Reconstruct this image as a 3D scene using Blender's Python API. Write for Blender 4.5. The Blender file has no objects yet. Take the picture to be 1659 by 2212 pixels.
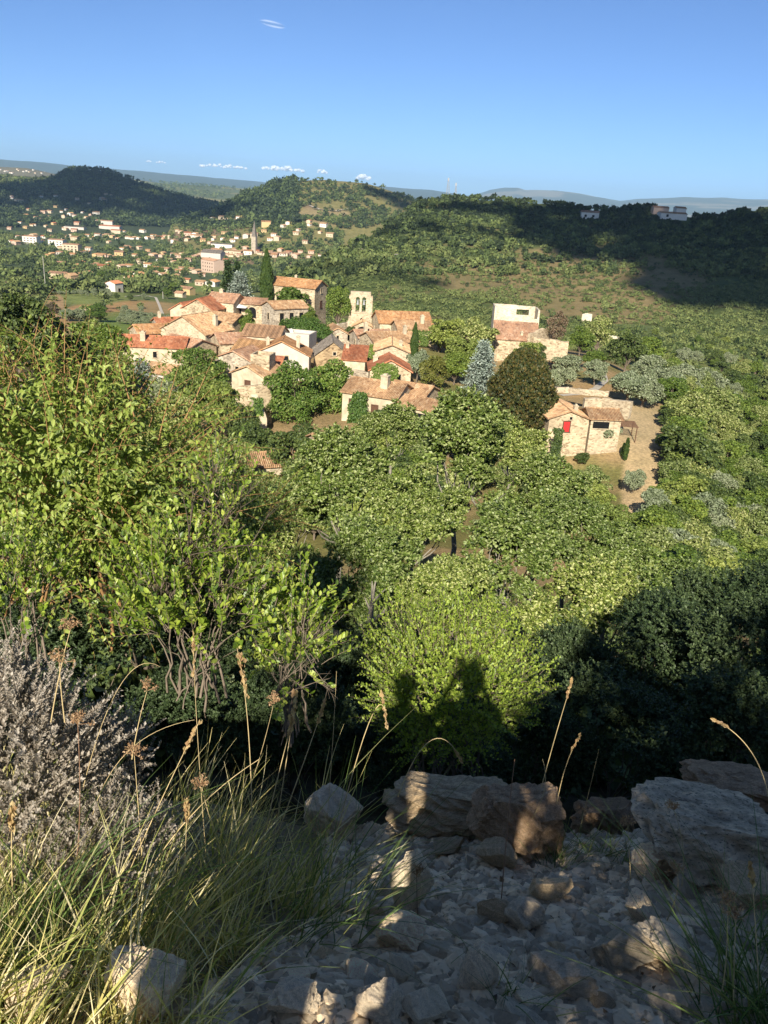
SKY_STRENGTH, SUN_STRENGTH, HAZE, EXPO = .072, 5.0, 4.6e-5, .9
import bpy, math, random
import numpy as np
from mathutils import Vector, Matrix

SC = bpy.context.scene
COL = SC.collection
R_ = math.radians
# ------------------------------------------------------------------ camera model (photograph pixels, 1659 x 2212 scale)
FPX, CU, CV = 1770.0, 829.5, 1106.0
PITCH, ROLL = R_(21.0), R_(3.5)
_f = np.array([0, math.cos(PITCH), -math.sin(PITCH)])
_u0 = np.array([0, math.sin(PITCH), math.cos(PITCH)])
_r0 = np.array([1.0, 0, 0])
CR = math.cos(ROLL) * _r0 + math.sin(ROLL) * _u0
CUP = -math.sin(ROLL) * _r0 + math.cos(ROLL) * _u0

def ray(u, v):
    d = _f + (u - CU) / FPX * CR + (CV - v) / FPX * CUP
    return d / math.hypot(d[0], d[1])            # unit horizontal length

def at(u, v, R):
    return ray(u, v) * R                          # camera stands at the origin

def project(x, y, z):
    P = np.stack([x, y, z], -1)
    w = np.maximum(P @ _f, 1e-3)
    return CU + FPX * (P @ CR) / w, CV - FPX * (P @ CUP) / w

SUND = ray(1000, 1435); SUND = SUND / np.linalg.norm(SUND)     # travel direction of sunlight
SUN_EL = math.asin(-SUND[2])
# ------------------------------------------------------------------ noise
def _hash(ix, iy, seed):
    h = (ix.astype(np.int64) * 374761393 + iy.astype(np.int64) * 668265263 + seed * 1442695041) & 0xffffffff
    h = ((h ^ (h >> 13)) * 1274126177) & 0xffffffff
    return ((h ^ (h >> 16)) & 0xffff) / 65535.0

def vnoise(x, y, seed=0):
    ix, iy = np.floor(x), np.floor(y)
    fx, fy = x - ix, y - iy
    fx = fx * fx * fx * (fx * (fx * 6 - 15) + 10); fy = fy * fy * fy * (fy * (fy * 6 - 15) + 10)
    ix = ix.astype(np.int64); iy = iy.astype(np.int64)
    a, b = _hash(ix, iy, seed), _hash(ix + 1, iy, seed)
    c, d = _hash(ix, iy + 1, seed), _hash(ix + 1, iy + 1, seed)
    return (a + (b - a) * fx) * (1 - fy) + (c + (d - c) * fx) * fy

def fbm(x, y, seed=0, oct=4):
    s, a, t = 0, 1.0, 0
    for i in range(oct):
        s = s + a * (vnoise(x * 2 ** i + 17.3 * i, y * 2 ** i - 9.1 * i, seed + i) - .5); t += a; a *= .5
    return s / t * 2

def smooth(e0, e1, x):
    t = np.clip((x - e0) / (e1 - e0), 0, 1); return t * t * (3 - 2 * t)
# ------------------------------------------------------------------ meshes
def mk_mesh(name, V, F, mats, midx=None, smoothf=False):
    V = np.ascontiguousarray(V, np.float32); me = bpy.data.meshes.new(name)
    Fl = F if isinstance(F, list) else [F]
    Fl = [np.asarray(f, np.int32) for f in Fl if len(f)]
    me.vertices.add(len(V)); me.vertices.foreach_set('co', V.ravel())
    li = np.concatenate([f.ravel() for f in Fl]); tot = np.concatenate([np.full(len(f), f.shape[1], np.int32) for f in Fl])
    st = np.concatenate([[0], np.cumsum(tot)[:-1]]).astype(np.int32)
    me.loops.add(len(li)); me.loops.foreach_set('vertex_index', li.astype(np.int32))
    me.polygons.add(len(tot)); me.polygons.foreach_set('loop_start', st); me.polygons.foreach_set('loop_total', tot)
    for m in (mats if isinstance(mats, (list, tuple)) else [mats]): me.materials.append(m)
    if midx is not None: me.polygons.foreach_set('material_index', np.asarray(midx, np.int32))
    me.polygons.foreach_set('use_smooth', np.full(len(tot), bool(smoothf)))
    me.update(calc_edges=True)
    return me

def link(name, data, parent=None, loc=None, rz=None, sc=None):
    o = bpy.data.objects.new(name, data); COL.objects.link(o)
    if parent is not None: o.parent = parent
    if loc is not None: o.location = [float(c) for c in loc]
    if rz is not None: o.rotation_euler = (0, 0, float(rz))
    if sc is not None: o.scale = (float(sc),) * 3 if np.isscalar(sc) else [float(c) for c in sc]
    return o

def tag(o, label=None, cat=None, group=None, kind=None):
    if label: o['label'] = label
    if cat: o['category'] = cat
    if group: o['group'] = group
    if kind: o['kind'] = kind
    return o

def thing(name, label, cat, loc, rz=0, group=None, sc=None):
    return tag(link(name, None, None, loc, rz, sc), label, cat, group)

class MB:                                          # collects faces of any size into one mesh
    def __init__(s): s.v, s.f, s.m = [], [], []
    def add(s, vs, fs, m=0):
        b = len(s.v); s.v += [tuple(map(float, v)) for v in vs]
        s.f += [tuple(b + i for i in f) for f in fs]; s.m += [m] * len(fs)
    def box(s, x0, x1, y0, y1, z0, z1, m=0):
        s.add([(x0,y0,z0),(x1,y0,z0),(x1,y1,z0),(x0,y1,z0),(x0,y0,z1),(x1,y0,z1),(x1,y1,z1),(x0,y1,z1)],
              [(0,3,2,1),(4,5,6,7),(0,1,5,4),(1,2,6,5),(2,3,7,6),(3,0,4,7)], m)
    def prism(s, poly, a, ax, h, m=0):             # 3-D polygon extruded along vector
        n = len(poly); P = [np.array(p, float) for p in poly]; Q = [p + np.array(h, float) for p in P]
        s.add(P + Q, [tuple(range(n))[::-1], tuple(range(n, 2*n))] + [(i, (i+1) % n, n + (i+1) % n, n + i) for i in range(n)], m)
    def tube(s, pts, rad, n=6, m=0):
        V, F = tubes(np.array([pts], float), np.array([rad], float), n)
        s.add(V, [tuple(f) for f in F], m)
    def mesh(s, name, mats, smoothf=False):
        me = bpy.data.meshes.new(name); me.from_pydata(s.v, [], s.f)
        for x in (mats if isinstance(mats, (list, tuple)) else [mats]): me.materials.append(x)
        me.polygons.foreach_set('material_index', np.array(s.m, np.int32))
        me.polygons.foreach_set('use_smooth', np.full(len(s.f), bool(smoothf))); me.update()
        return me
    def obj(s, name, mats, parent=None, loc=None, rz=None, smoothf=False):
        return link(name, s.mesh(name, mats, smoothf), parent, loc, rz)

def norm(a): return a / np.maximum(np.linalg.norm(a, axis=-1, keepdims=True), 1e-9)

def tubes(P, rad, n=3):
    """P (N,K,3), rad (N,K) -> quads of N tubes"""
    N, K, _ = P.shape
    T = np.gradient(P, axis=1); T = norm(T)
    ref = np.where(np.abs(T[..., 2:3]) > .9, np.array([1., 0, 0]), np.array([0, 0, 1.]))
    A = norm(np.cross(T, ref)); B = np.cross(T, A)
    ang = np.arange(n) * 2 * math.pi / n
    V = P[:, :, None, :] + rad[:, :, None, None] * (np.cos(ang)[:, None] * A[:, :, None, :] + np.sin(ang)[:, None] * B[:, :, None, :])
    i = np.arange(N)[:, None, None] * K * n + np.arange(K - 1)[None, :, None] * n
    j = np.arange(n)[None, None, :]; j2 = (j + 1) % n
    F = np.stack([i + j, i + j2, i + n + j2, i + n + j], -1).reshape(-1, 4)
    return V.reshape(-1, 3), F

LEAF = (np.array([[0,0,0],[0,.5,0],[0,1,0],[-.3,.45,.1],[.3,.45,.1]]), np.array([[0,4,2,1],[0,1,2,3]]))
CARD = (np.array([[0,-.1,0],[.42,.45,.12],[0,1,0],[-.42,.4,.1]]), np.array([[0,1,2,3]]))
LEAF8 = (np.array([[0,0,0],[0,.38,.02],[0,.72,-.03],[0,1,-.16],[-.22,.3,.1],[-.17,.7,.04],[.22,.3,.1],[.17,.7,.04]]),
         np.array([[0,6,1],[1,6,7],[1,7,2],[2,7,3],[0,1,4],[1,5,4],[1,2,5],[2,3,5]]))
OVAL8 = (np.array([[0,0,0],[0,.38,0],[0,.72,0],[0,1,.03],[-.27,.3,.06],[-.27,.7,.07],[.27,.3,.06],[.27,.7,.07]]), LEAF8[1])

def scatter(leaf, pos, yd, zd, size):
    v, f = leaf; yd = norm(yd); xd = norm(np.cross(yd, zd)); zd = np.cross(xd, yd)
    s = np.asarray(size)[:, None, None]
    V = pos[:, None, :] + s * (v[None, :, 0:1] * xd[:, None] + v[None, :, 1:2] * yd[:, None] + v[None, :, 2:3] * zd[:, None])
    F = (np.arange(len(pos)) * len(v))[:, None, None] + f[None]
    return V.reshape(-1, 3), F.reshape(-1, f.shape[1])

def merge(parts):
    V, F, M, b = [], {}, [], 0
    out, mi = [], []
    for (v, f, m) in parts:
        V.append(v); out.append(f + b); mi.append(np.full(len(f), m)); b += len(v)
    order = sorted(range(len(out)), key=lambda i: out[i].shape[1])
    return np.concatenate(V), [out[i] for i in order], np.concatenate([mi[i] for i in order])

def rsph(rng, n): return norm(rng.normal(size=(n, 3)))
# ------------------------------------------------------------------ materials
def nmat(name):
    m = bpy.data.materials.new(name); m.use_nodes = True
    t = m.node_tree; b = t.nodes['Principled BSDF']; b.inputs['Roughness'].default_value = .85
    b.inputs['Specular IOR Level'].default_value = .25
    return m, t, b
def N(t, kind, **kw):
    n = t.nodes.new(kind)
    for k, v in kw.items(): setattr(n, k, v)
    return n
def L(t, a, b): t.links.new(a, b)
def ramp(t, fac, stops, interp='LINEAR'):
    r = N(t, 'ShaderNodeValToRGB'); r.color_ramp.interpolation = interp
    e = r.color_ramp.elements
    while len(e) < len(stops): e.new(.5)
    for el, (p, c) in zip(e, stops): el.position = p; el.color = (*c, 1) if len(c) == 3 else c
    L(t, fac, r.inputs[0]); return r.outputs[0]
def noise(t, scale, detail=4, coord='Object', rough=.55):
    tc = N(t, 'ShaderNodeTexCoord'); n = N(t, 'ShaderNodeTexNoise')
    n.inputs['Scale'].default_value = scale; n.inputs['Detail'].default_value = detail; n.inputs['Roughness'].default_value = rough
    L(t, tc.outputs[coord], n.inputs['Vector']); return n.outputs['Fac']
def mix(t, fac, a, b, mode='MIX'):
    m = N(t, 'ShaderNodeMix', data_type='RGBA', blend_type=mode)
    for s, x in ((0, fac), (6, a), (7, b)):
        if isinstance(x, (int, float)): m.inputs[s].default_value = x
        elif isinstance(x, tuple): m.inputs[s].default_value = (*x, 1)
        else: L(t, x, m.inputs[s])
    return m.outputs[2]
def bump(t, b, h, strength=.5, dist=.05):
    n = N(t, 'ShaderNodeBump'); n.inputs['Strength'].default_value = strength; n.inputs['Distance'].default_value = dist
    L(t, h, n.inputs['Height']); L(t, n.outputs[0], b.inputs['Normal']); return n

def plain(name, c, rough=.8, var=.25, scale=6):
    m, t, b = nmat(name)
    L(t, ramp(t, noise(t, scale), [(.25, tuple(x * (1 - var) for x in c)), (.75, tuple(min(1, x * (1 + var)) for x in c))]), b.inputs['Base Color'])
    b.inputs['Roughness'].default_value = rough; return m

def leafmat(name, cols, trans=.3, objvar=.25, rough=.5, spec=.3):
    """leaf colour varies from leaf to leaf and from plant to plant"""
    m, t, b = nmat(name)
    g = N(t, 'ShaderNodeNewGeometry'); n = len(cols)
    c = ramp(t, g.outputs['Random Per Island'], [((i + .5) / n, x) for i, x in enumerate(cols)])
    oi = N(t, 'ShaderNodeObjectInfo')
    k = ramp(t, oi.outputs['Random'], [(0, (1 - objvar, 1 - objvar * .8, 1 - objvar)), (1, (1 + objvar * .8, 1 + objvar * .5, 1 + objvar * .2))])
    c = mix(t, 1.0, c, k, 'MULTIPLY')
    L(t, c, b.inputs['Base Color']); b.inputs['Roughness'].default_value = rough; b.inputs['Specular IOR Level'].default_value = spec
    tr = N(t, 'ShaderNodeBsdfTranslucent'); L(t, mix(t, 1.0, c, (1.2, 1.25, .5), 'MULTIPLY'), tr.inputs[0])
    ms = N(t, 'ShaderNodeMixShader'); ms.inputs[0].default_value = trans
    L(t, b.outputs[0], ms.inputs[1]); L(t, tr.outputs[0], ms.inputs[2])
    L(t, ms.outputs[0], t.nodes['Material Output'].inputs[0]); return m
# ------------------------------------------------------------------ terrain height (metres, camera eye = 0)
NEAR = np.array([(-400, 2), (-60, -1.2), (-5, -1.6), (0, -1.62), (.6, -1.64), (1.0, -1.68), (1.35, -1.80), (2.2, -2.17), (2.9, -2.55), (3.2, -2.9), (4.2, -3.85), (5.8, -5.1), (8, -6.6), (10, -7.9),
                 (15, -10.9), (22, -14.8), (30, -19.3), (42, -26.2), (60, -31), (80, -32)], float)
RK = np.log(np.array([60, 90, 120, 160, 200, 240, 300, 380, 500, 700, 1000, 1500, 2500, 4000, 8000, 40000.]))
TK = np.array([-60, -30, -20, -13, -5, 0, 7, 13, 18, 24, 60.])
TZ = np.array([
 [-20, -20, -20, -18, -20, -25, -40, -50, -60, -70, -90, -104, -108, -105, -100, -60],
 [-28, -27, -26, -23, -27, -36, -48, -56, -64, -76, -92, -104, -108, -105, -100, -60],
 [-31, -33, -35, -38, -42, -47, -52, -57, -65, -78, -95, -105, -110, -105, -100, -60],
 [-31, -33, -34, -36, -40, -47, -54, -60, -68, -80, -96, -106, -110, -105, -100, -60],
 [-31, -32, -32, -31, -30.5, -36, -52, -62, -74, -86, -98, -106, -110, -105, -100, -60],
 [-31, -32, -31, -30, -30, -36, -50, -58, -70, -85, -98, -106, -110, -105, -100, -60],
 [-31, -34, -33, -31, -30, -36, -46, -53, -62, -70, -80, -100, -110, -105, -100, -60],
 [-32, -33, -31.5, -31.5, -33, -38, -45, -51, -56, -60, -80, -100, -110, -105, -100, -60],
 [-33, -33.5, -32, -32.5, -37, -43, -47, -51, -54, -58, -80, -100, -110, -105, -100, -60],
 [-34, -36, -36, -39, -44, -49, -51, -53, -54, -58, -80, -100, -110, -105, -100, -60],
 [-34, -36, -36, -39, -44, -49, -51, -53, -54, -58, -80, -100, -110, -105, -100, -60]], float)

def hill(pts, foot, H, power, sub=0):
    th, zs, Rs = [], [], []
    for (u, v, R) in pts:
        p = at(u, v, R); th.append(math.degrees(math.atan2(p[0], p[1]))); zs.append(p[2] - sub); Rs.append(R)
    o = np.argsort(th); return np.array(th)[o], np.array(zs)[o], np.array(Rs, float)[o], foot, H, power
def same(R, pts): return [(u, v, R) for u, v in pts]
HILLS = [
 hill([(560, 640, 470), (600, 604, 510), (650, 582, 550), (700, 560, 600), (740, 533, 650), (780, 506, 700), (830, 478, 760), (880, 446, 820), (905, 433, 850), (960, 421, 880),
       (1000, 416, 900), (1100, 422, 900), (1200, 429, 880), (1270, 440, 870), (1350, 438, 860), (1430, 447, 850), (1500, 463, 840), (1560, 463, 830), (1600, 453, 830),
       (1659, 450, 820), (1800, 440, 800), (2100, 430, 780)], 350, -56, 1.75, 4.0),
 hill(same(1900, [(380, 484), (400, 478), (430, 468), (470, 452), (500, 436), (540, 413), (580, 397), (610, 387), (635, 382), (700, 384), (745, 389), (790, 395), (820, 403), (850, 413), (880, 425), (905, 437), (950, 452), (1000, 472)]), 1200, -104, 1.25, 4),
 hill(same(2900, [(-300, 372), (-100, 385), (0, 382), (70, 387), (115, 381), (140, 369), (165, 363), (230, 367), (297, 389), (366, 415), (430, 429), (490, 440), (560, 457), (620, 478)]), 1900, -108, 1.15, 4),
 hill(same(6000, [(-300, 350), (-100, 355), (0, 360), (60, 363), (110, 373), (160, 387), (200, 400)]), 4200, -105, 1.0, 0),
 hill(same(6500, [(240, 386), (290, 385), (340, 392), (380, 394), (450, 399), (510, 404), (560, 410), (620, 421), (680, 434)]), 4300, -105, 1.0, 0),
 hill(same(16000, [(-300, 330), (-100, 338), (0, 343), (50, 345), (100, 348), (150, 354), (200, 358), (250, 363), (300, 366), (350, 372), (400, 376), (450, 381), (500, 385), (560, 391), (600, 396), (650, 399), (830, 401), (870, 405), (930, 408), (960, 413), (1030, 424)]), 11000, -100, 1.1, 0),
 hill(same(19000, [(960, 432), (1030, 417), (1060, 408), (1090, 404), (1120, 405), (1135, 411), (1160, 411), (1200, 412), (1250, 418), (1290, 425), (1340, 433), (1370, 430), (1430, 428), (1480, 425), (1520, 427), (1560, 426), (1600, 429), (1659, 430), (1900, 445)]), 12000, -100, 1.1, 0),
]

def height(x, y, detail=True):
    x = np.asarray(x, float); y = np.asarray(y, float)
    r = np.hypot(x, y); th = np.degrees(np.arctan2(x, y)); lr = np.log(np.maximum(r, 1e-3))
    zn = np.interp(y, NEAR[:, 0], NEAR[:, 1])
    a = np.clip(np.searchsorted(TK, th) - 1, 0, len(TK) - 2); ta = np.clip((th - TK[a]) / (TK[a + 1] - TK[a]), 0, 1); ta = ta * ta * (3 - 2 * ta)
    b = np.clip(np.searchsorted(RK, lr) - 1, 0, len(RK) - 2); tb = np.clip((lr - RK[b]) / (RK[b + 1] - RK[b]), 0, 1)
    z = (TZ[a, b] * (1 - tb) + TZ[a, b + 1] * tb) * (1 - ta) + (TZ[a + 1, b] * (1 - tb) + TZ[a + 1, b + 1] * tb) * ta
    w = smooth(48, 78, y); z = zn * (1 - w) + z * w
    hid = np.zeros(z.shape, int)
    for k, (ht, hz, hR, foot, H, pw) in enumerate(HILLS):
        zs = np.interp(th, ht, hz); Rr = np.interp(th, ht, hR)
        ends = smooth(ht[0] - 4, ht[0], th) * (1 - smooth(ht[-1], ht[-1] + 4, th))
        s = (r - foot) / (Rr - foot)
        hh = H + (zs - H) * np.clip(s, 0, 1) ** pw - np.maximum(r - Rr, 0) * .3 - (1 - ends) * 400
        hh = np.where((s > 0), hh, -1e4)
        hid = np.where(hh > z, k + 1, hid)
        d = hh - z; z = np.where(d > 0, hh, z)
    q = at(1232, 985, 112); z = z - 3.2 * np.exp(-((x - q[0]) ** 2 + ((y - q[1]) / 1.1) ** 2) / 72.)      # dip before the tall house
    q = at(1355, 1060, 100); z = z - 1.2 * np.exp(-((x - q[0]) ** 2 + (y - q[1]) ** 2) / 200.)
    if detail:
        z = z + fbm(x / 1.1, y / 1.1, 3, 4) * .16 * smooth(.5, 1.2, r) * (1 - smooth(4, 9, r))
        z = z + fbm(x / 6., y / 6., 5, 4) * .6 * smooth(6, 14, r) * (1 - smooth(55, 80, r))
        z = z + fbm(x / 90., y / 90., 7, 4) * 5.0 * smooth(300, 500, r) * (1 - smooth(1200, 3000, r)) * .6
        z = z + fbm(x / 260., y / 260., 9, 5) * 26 * smooth(1200, 1700, r) * (1 - smooth(2400, 5000, r)) * .5
        z = z + fbm(x / 1500., y / 1500., 11, 5) * 60 * smooth(4000, 9000, r) * .5
    return z, hid
def hz(x, y): return float(height(np.array([x]), np.array([y]))[0][0])

def hits(us, vs, r0=.6, r1=25000, n=500):
    """ground points seen at pixels (vectorised ray march)"""
    us, vs = np.atleast_1d(np.asarray(us, float)), np.atleast_1d(np.asarray(vs, float))
    D = _f + ((us - CU) / FPX)[:, None] * CR + ((CV - vs) / FPX)[:, None] * CUP
    D = D / np.hypot(D[:, 0], D[:, 1])[:, None]
    rr = np.exp(np.linspace(math.log(r0), math.log(r1), n))
    X, Y, Z = (D[:, i:i + 1] * rr for i in range(3))
    H = height(X, Y, r1 < 100)[0]; g = Z - H; below = g < 0
    k = np.clip(np.where(below.any(1), below.argmax(1), n - 1), 1, n - 1); i = np.arange(len(us))
    t = g[i, k - 1] / np.maximum(g[i, k - 1] - g[i, k], 1e-9); t = np.clip(t, 0, 1)
    r = rr[k - 1] + (rr[k] - rr[k - 1]) * t
    return D[:, :2] * r[:, None], r
def hit(u, v, r0=.6, r1=25000):
    p, r = hits([u], [v], r0, r1); x, y = p[0]; return np.array([x, y, hz(x, y)]), float(r[0])

# ------------------------------------------------------------------ ground sheet: rings round the viewpoint, out to the horizon
th = np.radians(np.concatenate([np.arange(-180, -36, 4.), np.arange(-36, 36, .135), np.arange(36, 180, 4.)]))
rr = np.exp(np.arange(math.log(.3), math.log(32000), .0125))
TH, RR = np.meshgrid(th, rr); X, Y = RR * np.sin(TH), RR * np.cos(TH)
Z, HID = height(X, Y)
V = np.stack([X, Y, Z], -1).reshape(-1, 3); nr, nt = X.shape
i = np.arange(nr - 1)[:, None] * nt + np.arange(nt)[None]; j = (np.arange(nt) + 1) % nt; i2 = np.arange(nr - 1)[:, None] * nt + j[None]
F = np.stack([i, i + nt, i2 + nt, i2], -1).reshape(-1, 4)
V = np.concatenate([V, [[0, 0, hz(0, 0)]]]); c0 = len(V) - 1
cap = np.stack([np.arange(nt), j, np.full(nt, c0)], -1)
# albedo of the ground, zone by zone
BARE = [(960, 578, 90, 16), (1080, 606, 150, 34), (1250, 590, 170, 48), (1400, 600, 130, 50), (1250, 655, 150, 40), (1350, 670, 110, 34), (1180, 560, 120, 22)]
U_, V_ = project(X, Y, Z)
C = np.zeros(X.shape + (3,))
def lay(w, col):
    global C
    C = C * (1 - w[..., None]) + np.array(col) * w[..., None]
n1 = fbm(X / 9, Y / 9, 21, 4); n2 = fbm(X / 40, Y / 40, 22, 4); n3 = fbm(X / 200, Y / 200, 23, 5); n0 = fbm(X / .7, Y / .7, 24, 4)
lay(np.ones(X.shape), (.46, .37, .26))                                   # pale scree round the viewpoint
lay(smooth(3.0, 5.0, RR) , (.085, .07, .042))                                # leaf litter of the slope
lay(smooth(50, 75, RR), (.30, .215, .115))                                  # dry ground round the village
lay(smooth(50, 75, RR) * smooth(-.1, .25, n1), (.17, .16, .06))
lay(smooth(230, 300, RR), (.10, .125, .045))                                # valley meadows
lay(smooth(280, 340, RR) * smooth(.05, .3, n2), (.17, .17, .06))
lay(smooth(700, 900, RR), (.075, .10, .045))
hr = (HID == 1); hc = (HID == 2); hl = (HID == 3); hf = (HID >= 4)
lay(hr * 1.0, (.075, .10, .034))
lay(hr * smooth(.0, .35, n2 + n1 * .5), (.13, .12, .055))
def blob(u, v, su, sv, edge=.35):                                           # a patch of ground centred on what is seen at a pixel
    d = np.hypot((U_ - u) / su, (V_ - v) / sv) + (n2 * .6 + n1 * .35) * edge
    return (1 - smooth(.75, 1.15, d)) * (RR > 55)
for (u, v, su, sv) in [(b0, b1, b2 * 1.08, b3 * 1.08) for b0, b1, b2, b3 in BARE] + [(840, 560, 60, 8)]:
    lay(hr * blob(u, v, su, sv) * .8, (.20, .155, .08))
lay(hc * 1.0, (.17, .155, .065)); lay(hc * smooth(-.05, .3, n3), (.19, .135, .085))
lay(hc * blob(590, 460, 70, 40), (.26, .24, .075)); lay(hc * blob(700, 470, 90, 20), (.25, .2, .11))
lay(hl * 1.0, (.045, .06, .032))
lay((HID == 4) * 1.0, (.16, .14, .08)); lay((HID == 5) * 1.0, (.10, .12, .05)); lay((HID == 5) * smooth(0, .3, n3), (.22, .2, .09))
lay((HID == 6) * 1.0, (.06, .075, .045)); lay((HID == 7) * 1.0, (.07, .085, .05)); lay((HID == 7) * smooth(.1, .35, fbm(X / 900, Y / 900, 31, 5)), (.2, .18, .12))
left = (RR > 60) & (RR < 900) & (HID == 0) & (X < -20)
for (u, v, su, sv, c) in [(110, 700, 60, 30, (.3, .2, .1)), (270, 662, 110, 12, (.33, .21, .1)), (200, 668, 60, 8, (.33, .2, .1)), (330, 668, 60, 14, (.28, .2, .1)), (300, 700, 110, 26, (.14, .19, .05)),
                          (190, 640, 90, 18, (.16, .19, .06)), (100, 640, 40, 16, (.15, .18, .06)), (440, 620, 60, 12, (.15, .19, .06)), (30, 620, 60, 50, (.16, .13, .075)), (20, 580, 50, 30, (.18, .14, .08)), (120, 660, 20, 30, (.33, .22, .12))]:
    lay(left * blob(u, v, su, sv), c)
vil = (RR > 55) & (RR < 300) & (HID == 0)
for (u, v, su, sv, c) in [(560, 968, 90, 22, (.14, .18, .05)), (480, 985, 60, 30, (.13, .17, .05)), (1290, 845, 120, 20, (.36, .24, .12)), (1200, 800, 40, 30, (.34, .22, .11)), (1385, 1060, 45, 120, (.50, .37, .22)), (1370, 920, 80, 60, (.46, .35, .21)),
                          (1640, 730, 40, 50, (.34, .26, .14)), (1560, 800, 18, 60, (.36, .29, .16)), (1660, 830, 50, 60, (.2, .16, .11)), (1590, 740, 60, 50, (.16, .15, .06))]:
    lay(vil * blob(u, v, su, sv), c)
C *= (1 + .35 * n0 * (RR < 30)[..., ])[..., None] if False else 1.0
gm, t, b = nmat('ground')
vc = N(t, 'ShaderNodeVertexColor', layer_name='albedo')
k = ramp(t, noise(t, 2.2, 8, 'Object', .7), [(.3, (.55, .55, .55)), (.7, (1.45, 1.42, 1.35))])
k2 = ramp(t, noise(t, .12, 6, 'Object', .65), [(.3, (.75, .78, .72)), (.7, (1.25, 1.2, 1.15))])
L(t, mix(t, 1, mix(t, 1, vc.outputs[0], k, 'MULTIPLY'), k2, 'MULTIPLY'), b.inputs['Base Color'])
b.inputs['Roughness'].default_value = .95; b.inputs['Specular IOR Level'].default_value = .1
bump(t, b, noise(t, 22, 10, 'Object', .8), 1, .08)
me = mk_mesh('ground', V, [cap, F], gm, smoothf=True)
ca = me.color_attributes.new('albedo', 'FLOAT_COLOR', 'POINT')
cc = np.concatenate([C.reshape(-1, 3), C.reshape(-1, 3)[:1]]); cc = np.concatenate([cc, np.ones((len(cc), 1))], 1).astype(np.float32)
ca.data.foreach_set('color', cc.ravel())
tag(link('ground', me), kind='structure')
# ------------------------------------------------------------------ building materials
def stonemat(name, base, dark, scale=2.2, amp=.35):
    m, t, b = nmat(name)
    tc = N(t, 'ShaderNodeTexCoord'); mp = N(t, 'ShaderNodeMapping'); mp.inputs['Scale'].default_value = (1, 1, 1.9); L(t, tc.outputs['Object'], mp.inputs[0])
    v = N(t, 'ShaderNodeTexVoronoi'); v.inputs['Scale'].default_value = scale; L(t, mp.outputs[0], v.inputs['Vector'])
    v2 = N(t, 'ShaderNodeTexVoronoi', feature='DISTANCE_TO_EDGE'); v2.inputs['Scale'].default_value = scale; L(t, mp.outputs[0], v2.inputs['Vector'])
    sp = N(t, 'ShaderNodeSeparateColor'); L(t, v.outputs['Color'], sp.inputs[0])
    c = ramp(t, sp.outputs[0], [(0, dark), (.45, base), (1, tuple(min(.75, x * (1 + amp)) for x in base))])
    c = mix(t, ramp(t, v2.outputs['Distance'], [(.0, (1, 1, 1)), (.07, (0, 0, 0))]), c, tuple(x * 1.05 for x in base))
    c = mix(t, 1, c, ramp(t, noise(t, .35, 5), [(.3, (.72, .7, .68)), (.7, (1.15, 1.15, 1.12))]), 'MULTIPLY')
    L(t, c, b.inputs['Base Color']); bump(t, b, v2.outputs['Distance'], .6, .06); return m
def tilemat(name, a, b_, c_, axis=0, pitch=.23):
    m, t, b = nmat(name)
    tc = N(t, 'ShaderNodeTexCoord')
    w = N(t, 'ShaderNodeTexWave', wave_type='BANDS', bands_direction='XYZ'[axis], wave_profile='SIN'); w.inputs['Scale'].default_value = .314 / pitch; w.inputs['Distortion'].default_value = .15
    L(t, tc.outputs['Object'], w.inputs[0])
    mp = N(t, 'ShaderNodeMapping'); mp.inputs['Scale'].default_value = (2.3, 1.3, 1); L(t, tc.outputs['Object'], mp.inputs[0])
    v = N(t, 'ShaderNodeTexVoronoi'); v.inputs['Scale'].default_value = 1.5; L(t, mp.outputs[0], v.inputs['Vector'])
    sp = N(t, 'ShaderNodeSeparateColor'); L(t, v.outputs['Color'], sp.inputs[0])
    c = ramp(t, sp.outputs[0], [(0, b_), (.35, a), (.7, a), (1, c_)])
    c = mix(t, 1, c, ramp(t, noise(t, .5, 6, 'Object', .7), [(.3, (.62, .6, .6)), (.7, (1.25, 1.22, 1.2))]), 'MULTIPLY')
    c = mix(t, 1, c, ramp(t, w.outputs[0], [(0, (.62, .6, .6)), (.5, (1, 1, 1)), (1, (1.1, 1.1, 1.1))]), 'MULTIPLY')
    L(t, c, b.inputs['Base Color']); bump(t, b, w.outputs[0], .9, .08); return m
M = {}
M['tan'] = stonemat('tan_stone', (.45, .36, .24), (.23, .165, .10))
M['grey'] = stonemat('grey_stone', (.40, .34, .26), (.2, .16, .12))
M['cream'] = stonemat('cream_stone', (.48, .395, .275), (.29, .22, .14), 2.6, .2)
M['pale'] = stonemat('pale_stone', (.60, .53, .40), (.42, .35, .25), 2.4, .12)
M['brown'] = stonemat('brown_stone', (.36, .26, .15), (.17, .11, .06), 2.0)
M['plaster'] = plain('cream_plaster', (.49, .405, .28), .9, .35, .9)
M['greyp'] = plain('grey_render', (.50, .45, .38), .9, .12, 1.2)
M['white'] = plain('white_render', (.62, .58, .50), .9, .12, 1.5)
M['pinkp'] = plain('pink_render', (.50, .36, .27), .9, .12, 1.2)
M['ochrep'] = plain('ochre_render', (.50, .36, .18), .9, .12, 1.2)
M['t_orange'] = tilemat('orange_tiles', (.47, .255, .115), (.31, .155, .075), (.57, .37, .20))
M['t_pink'] = tilemat('pink_tiles', (.46, .29, .155), (.31, .175, .095), (.56, .40, .24))
M['t_red'] = tilemat('red_tiles', (.47, .185, .09), (.32, .12, .065), (.54, .27, .15))
M['t_brown'] = tilemat('weathered_tiles', (.43, .25, .15), (.26, .15, .1), (.52, .36, .24))
M['t_stone'] = stonemat('stone_slates', (.17, .145, .12), (.10, .085, .075), 2.4)
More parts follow.
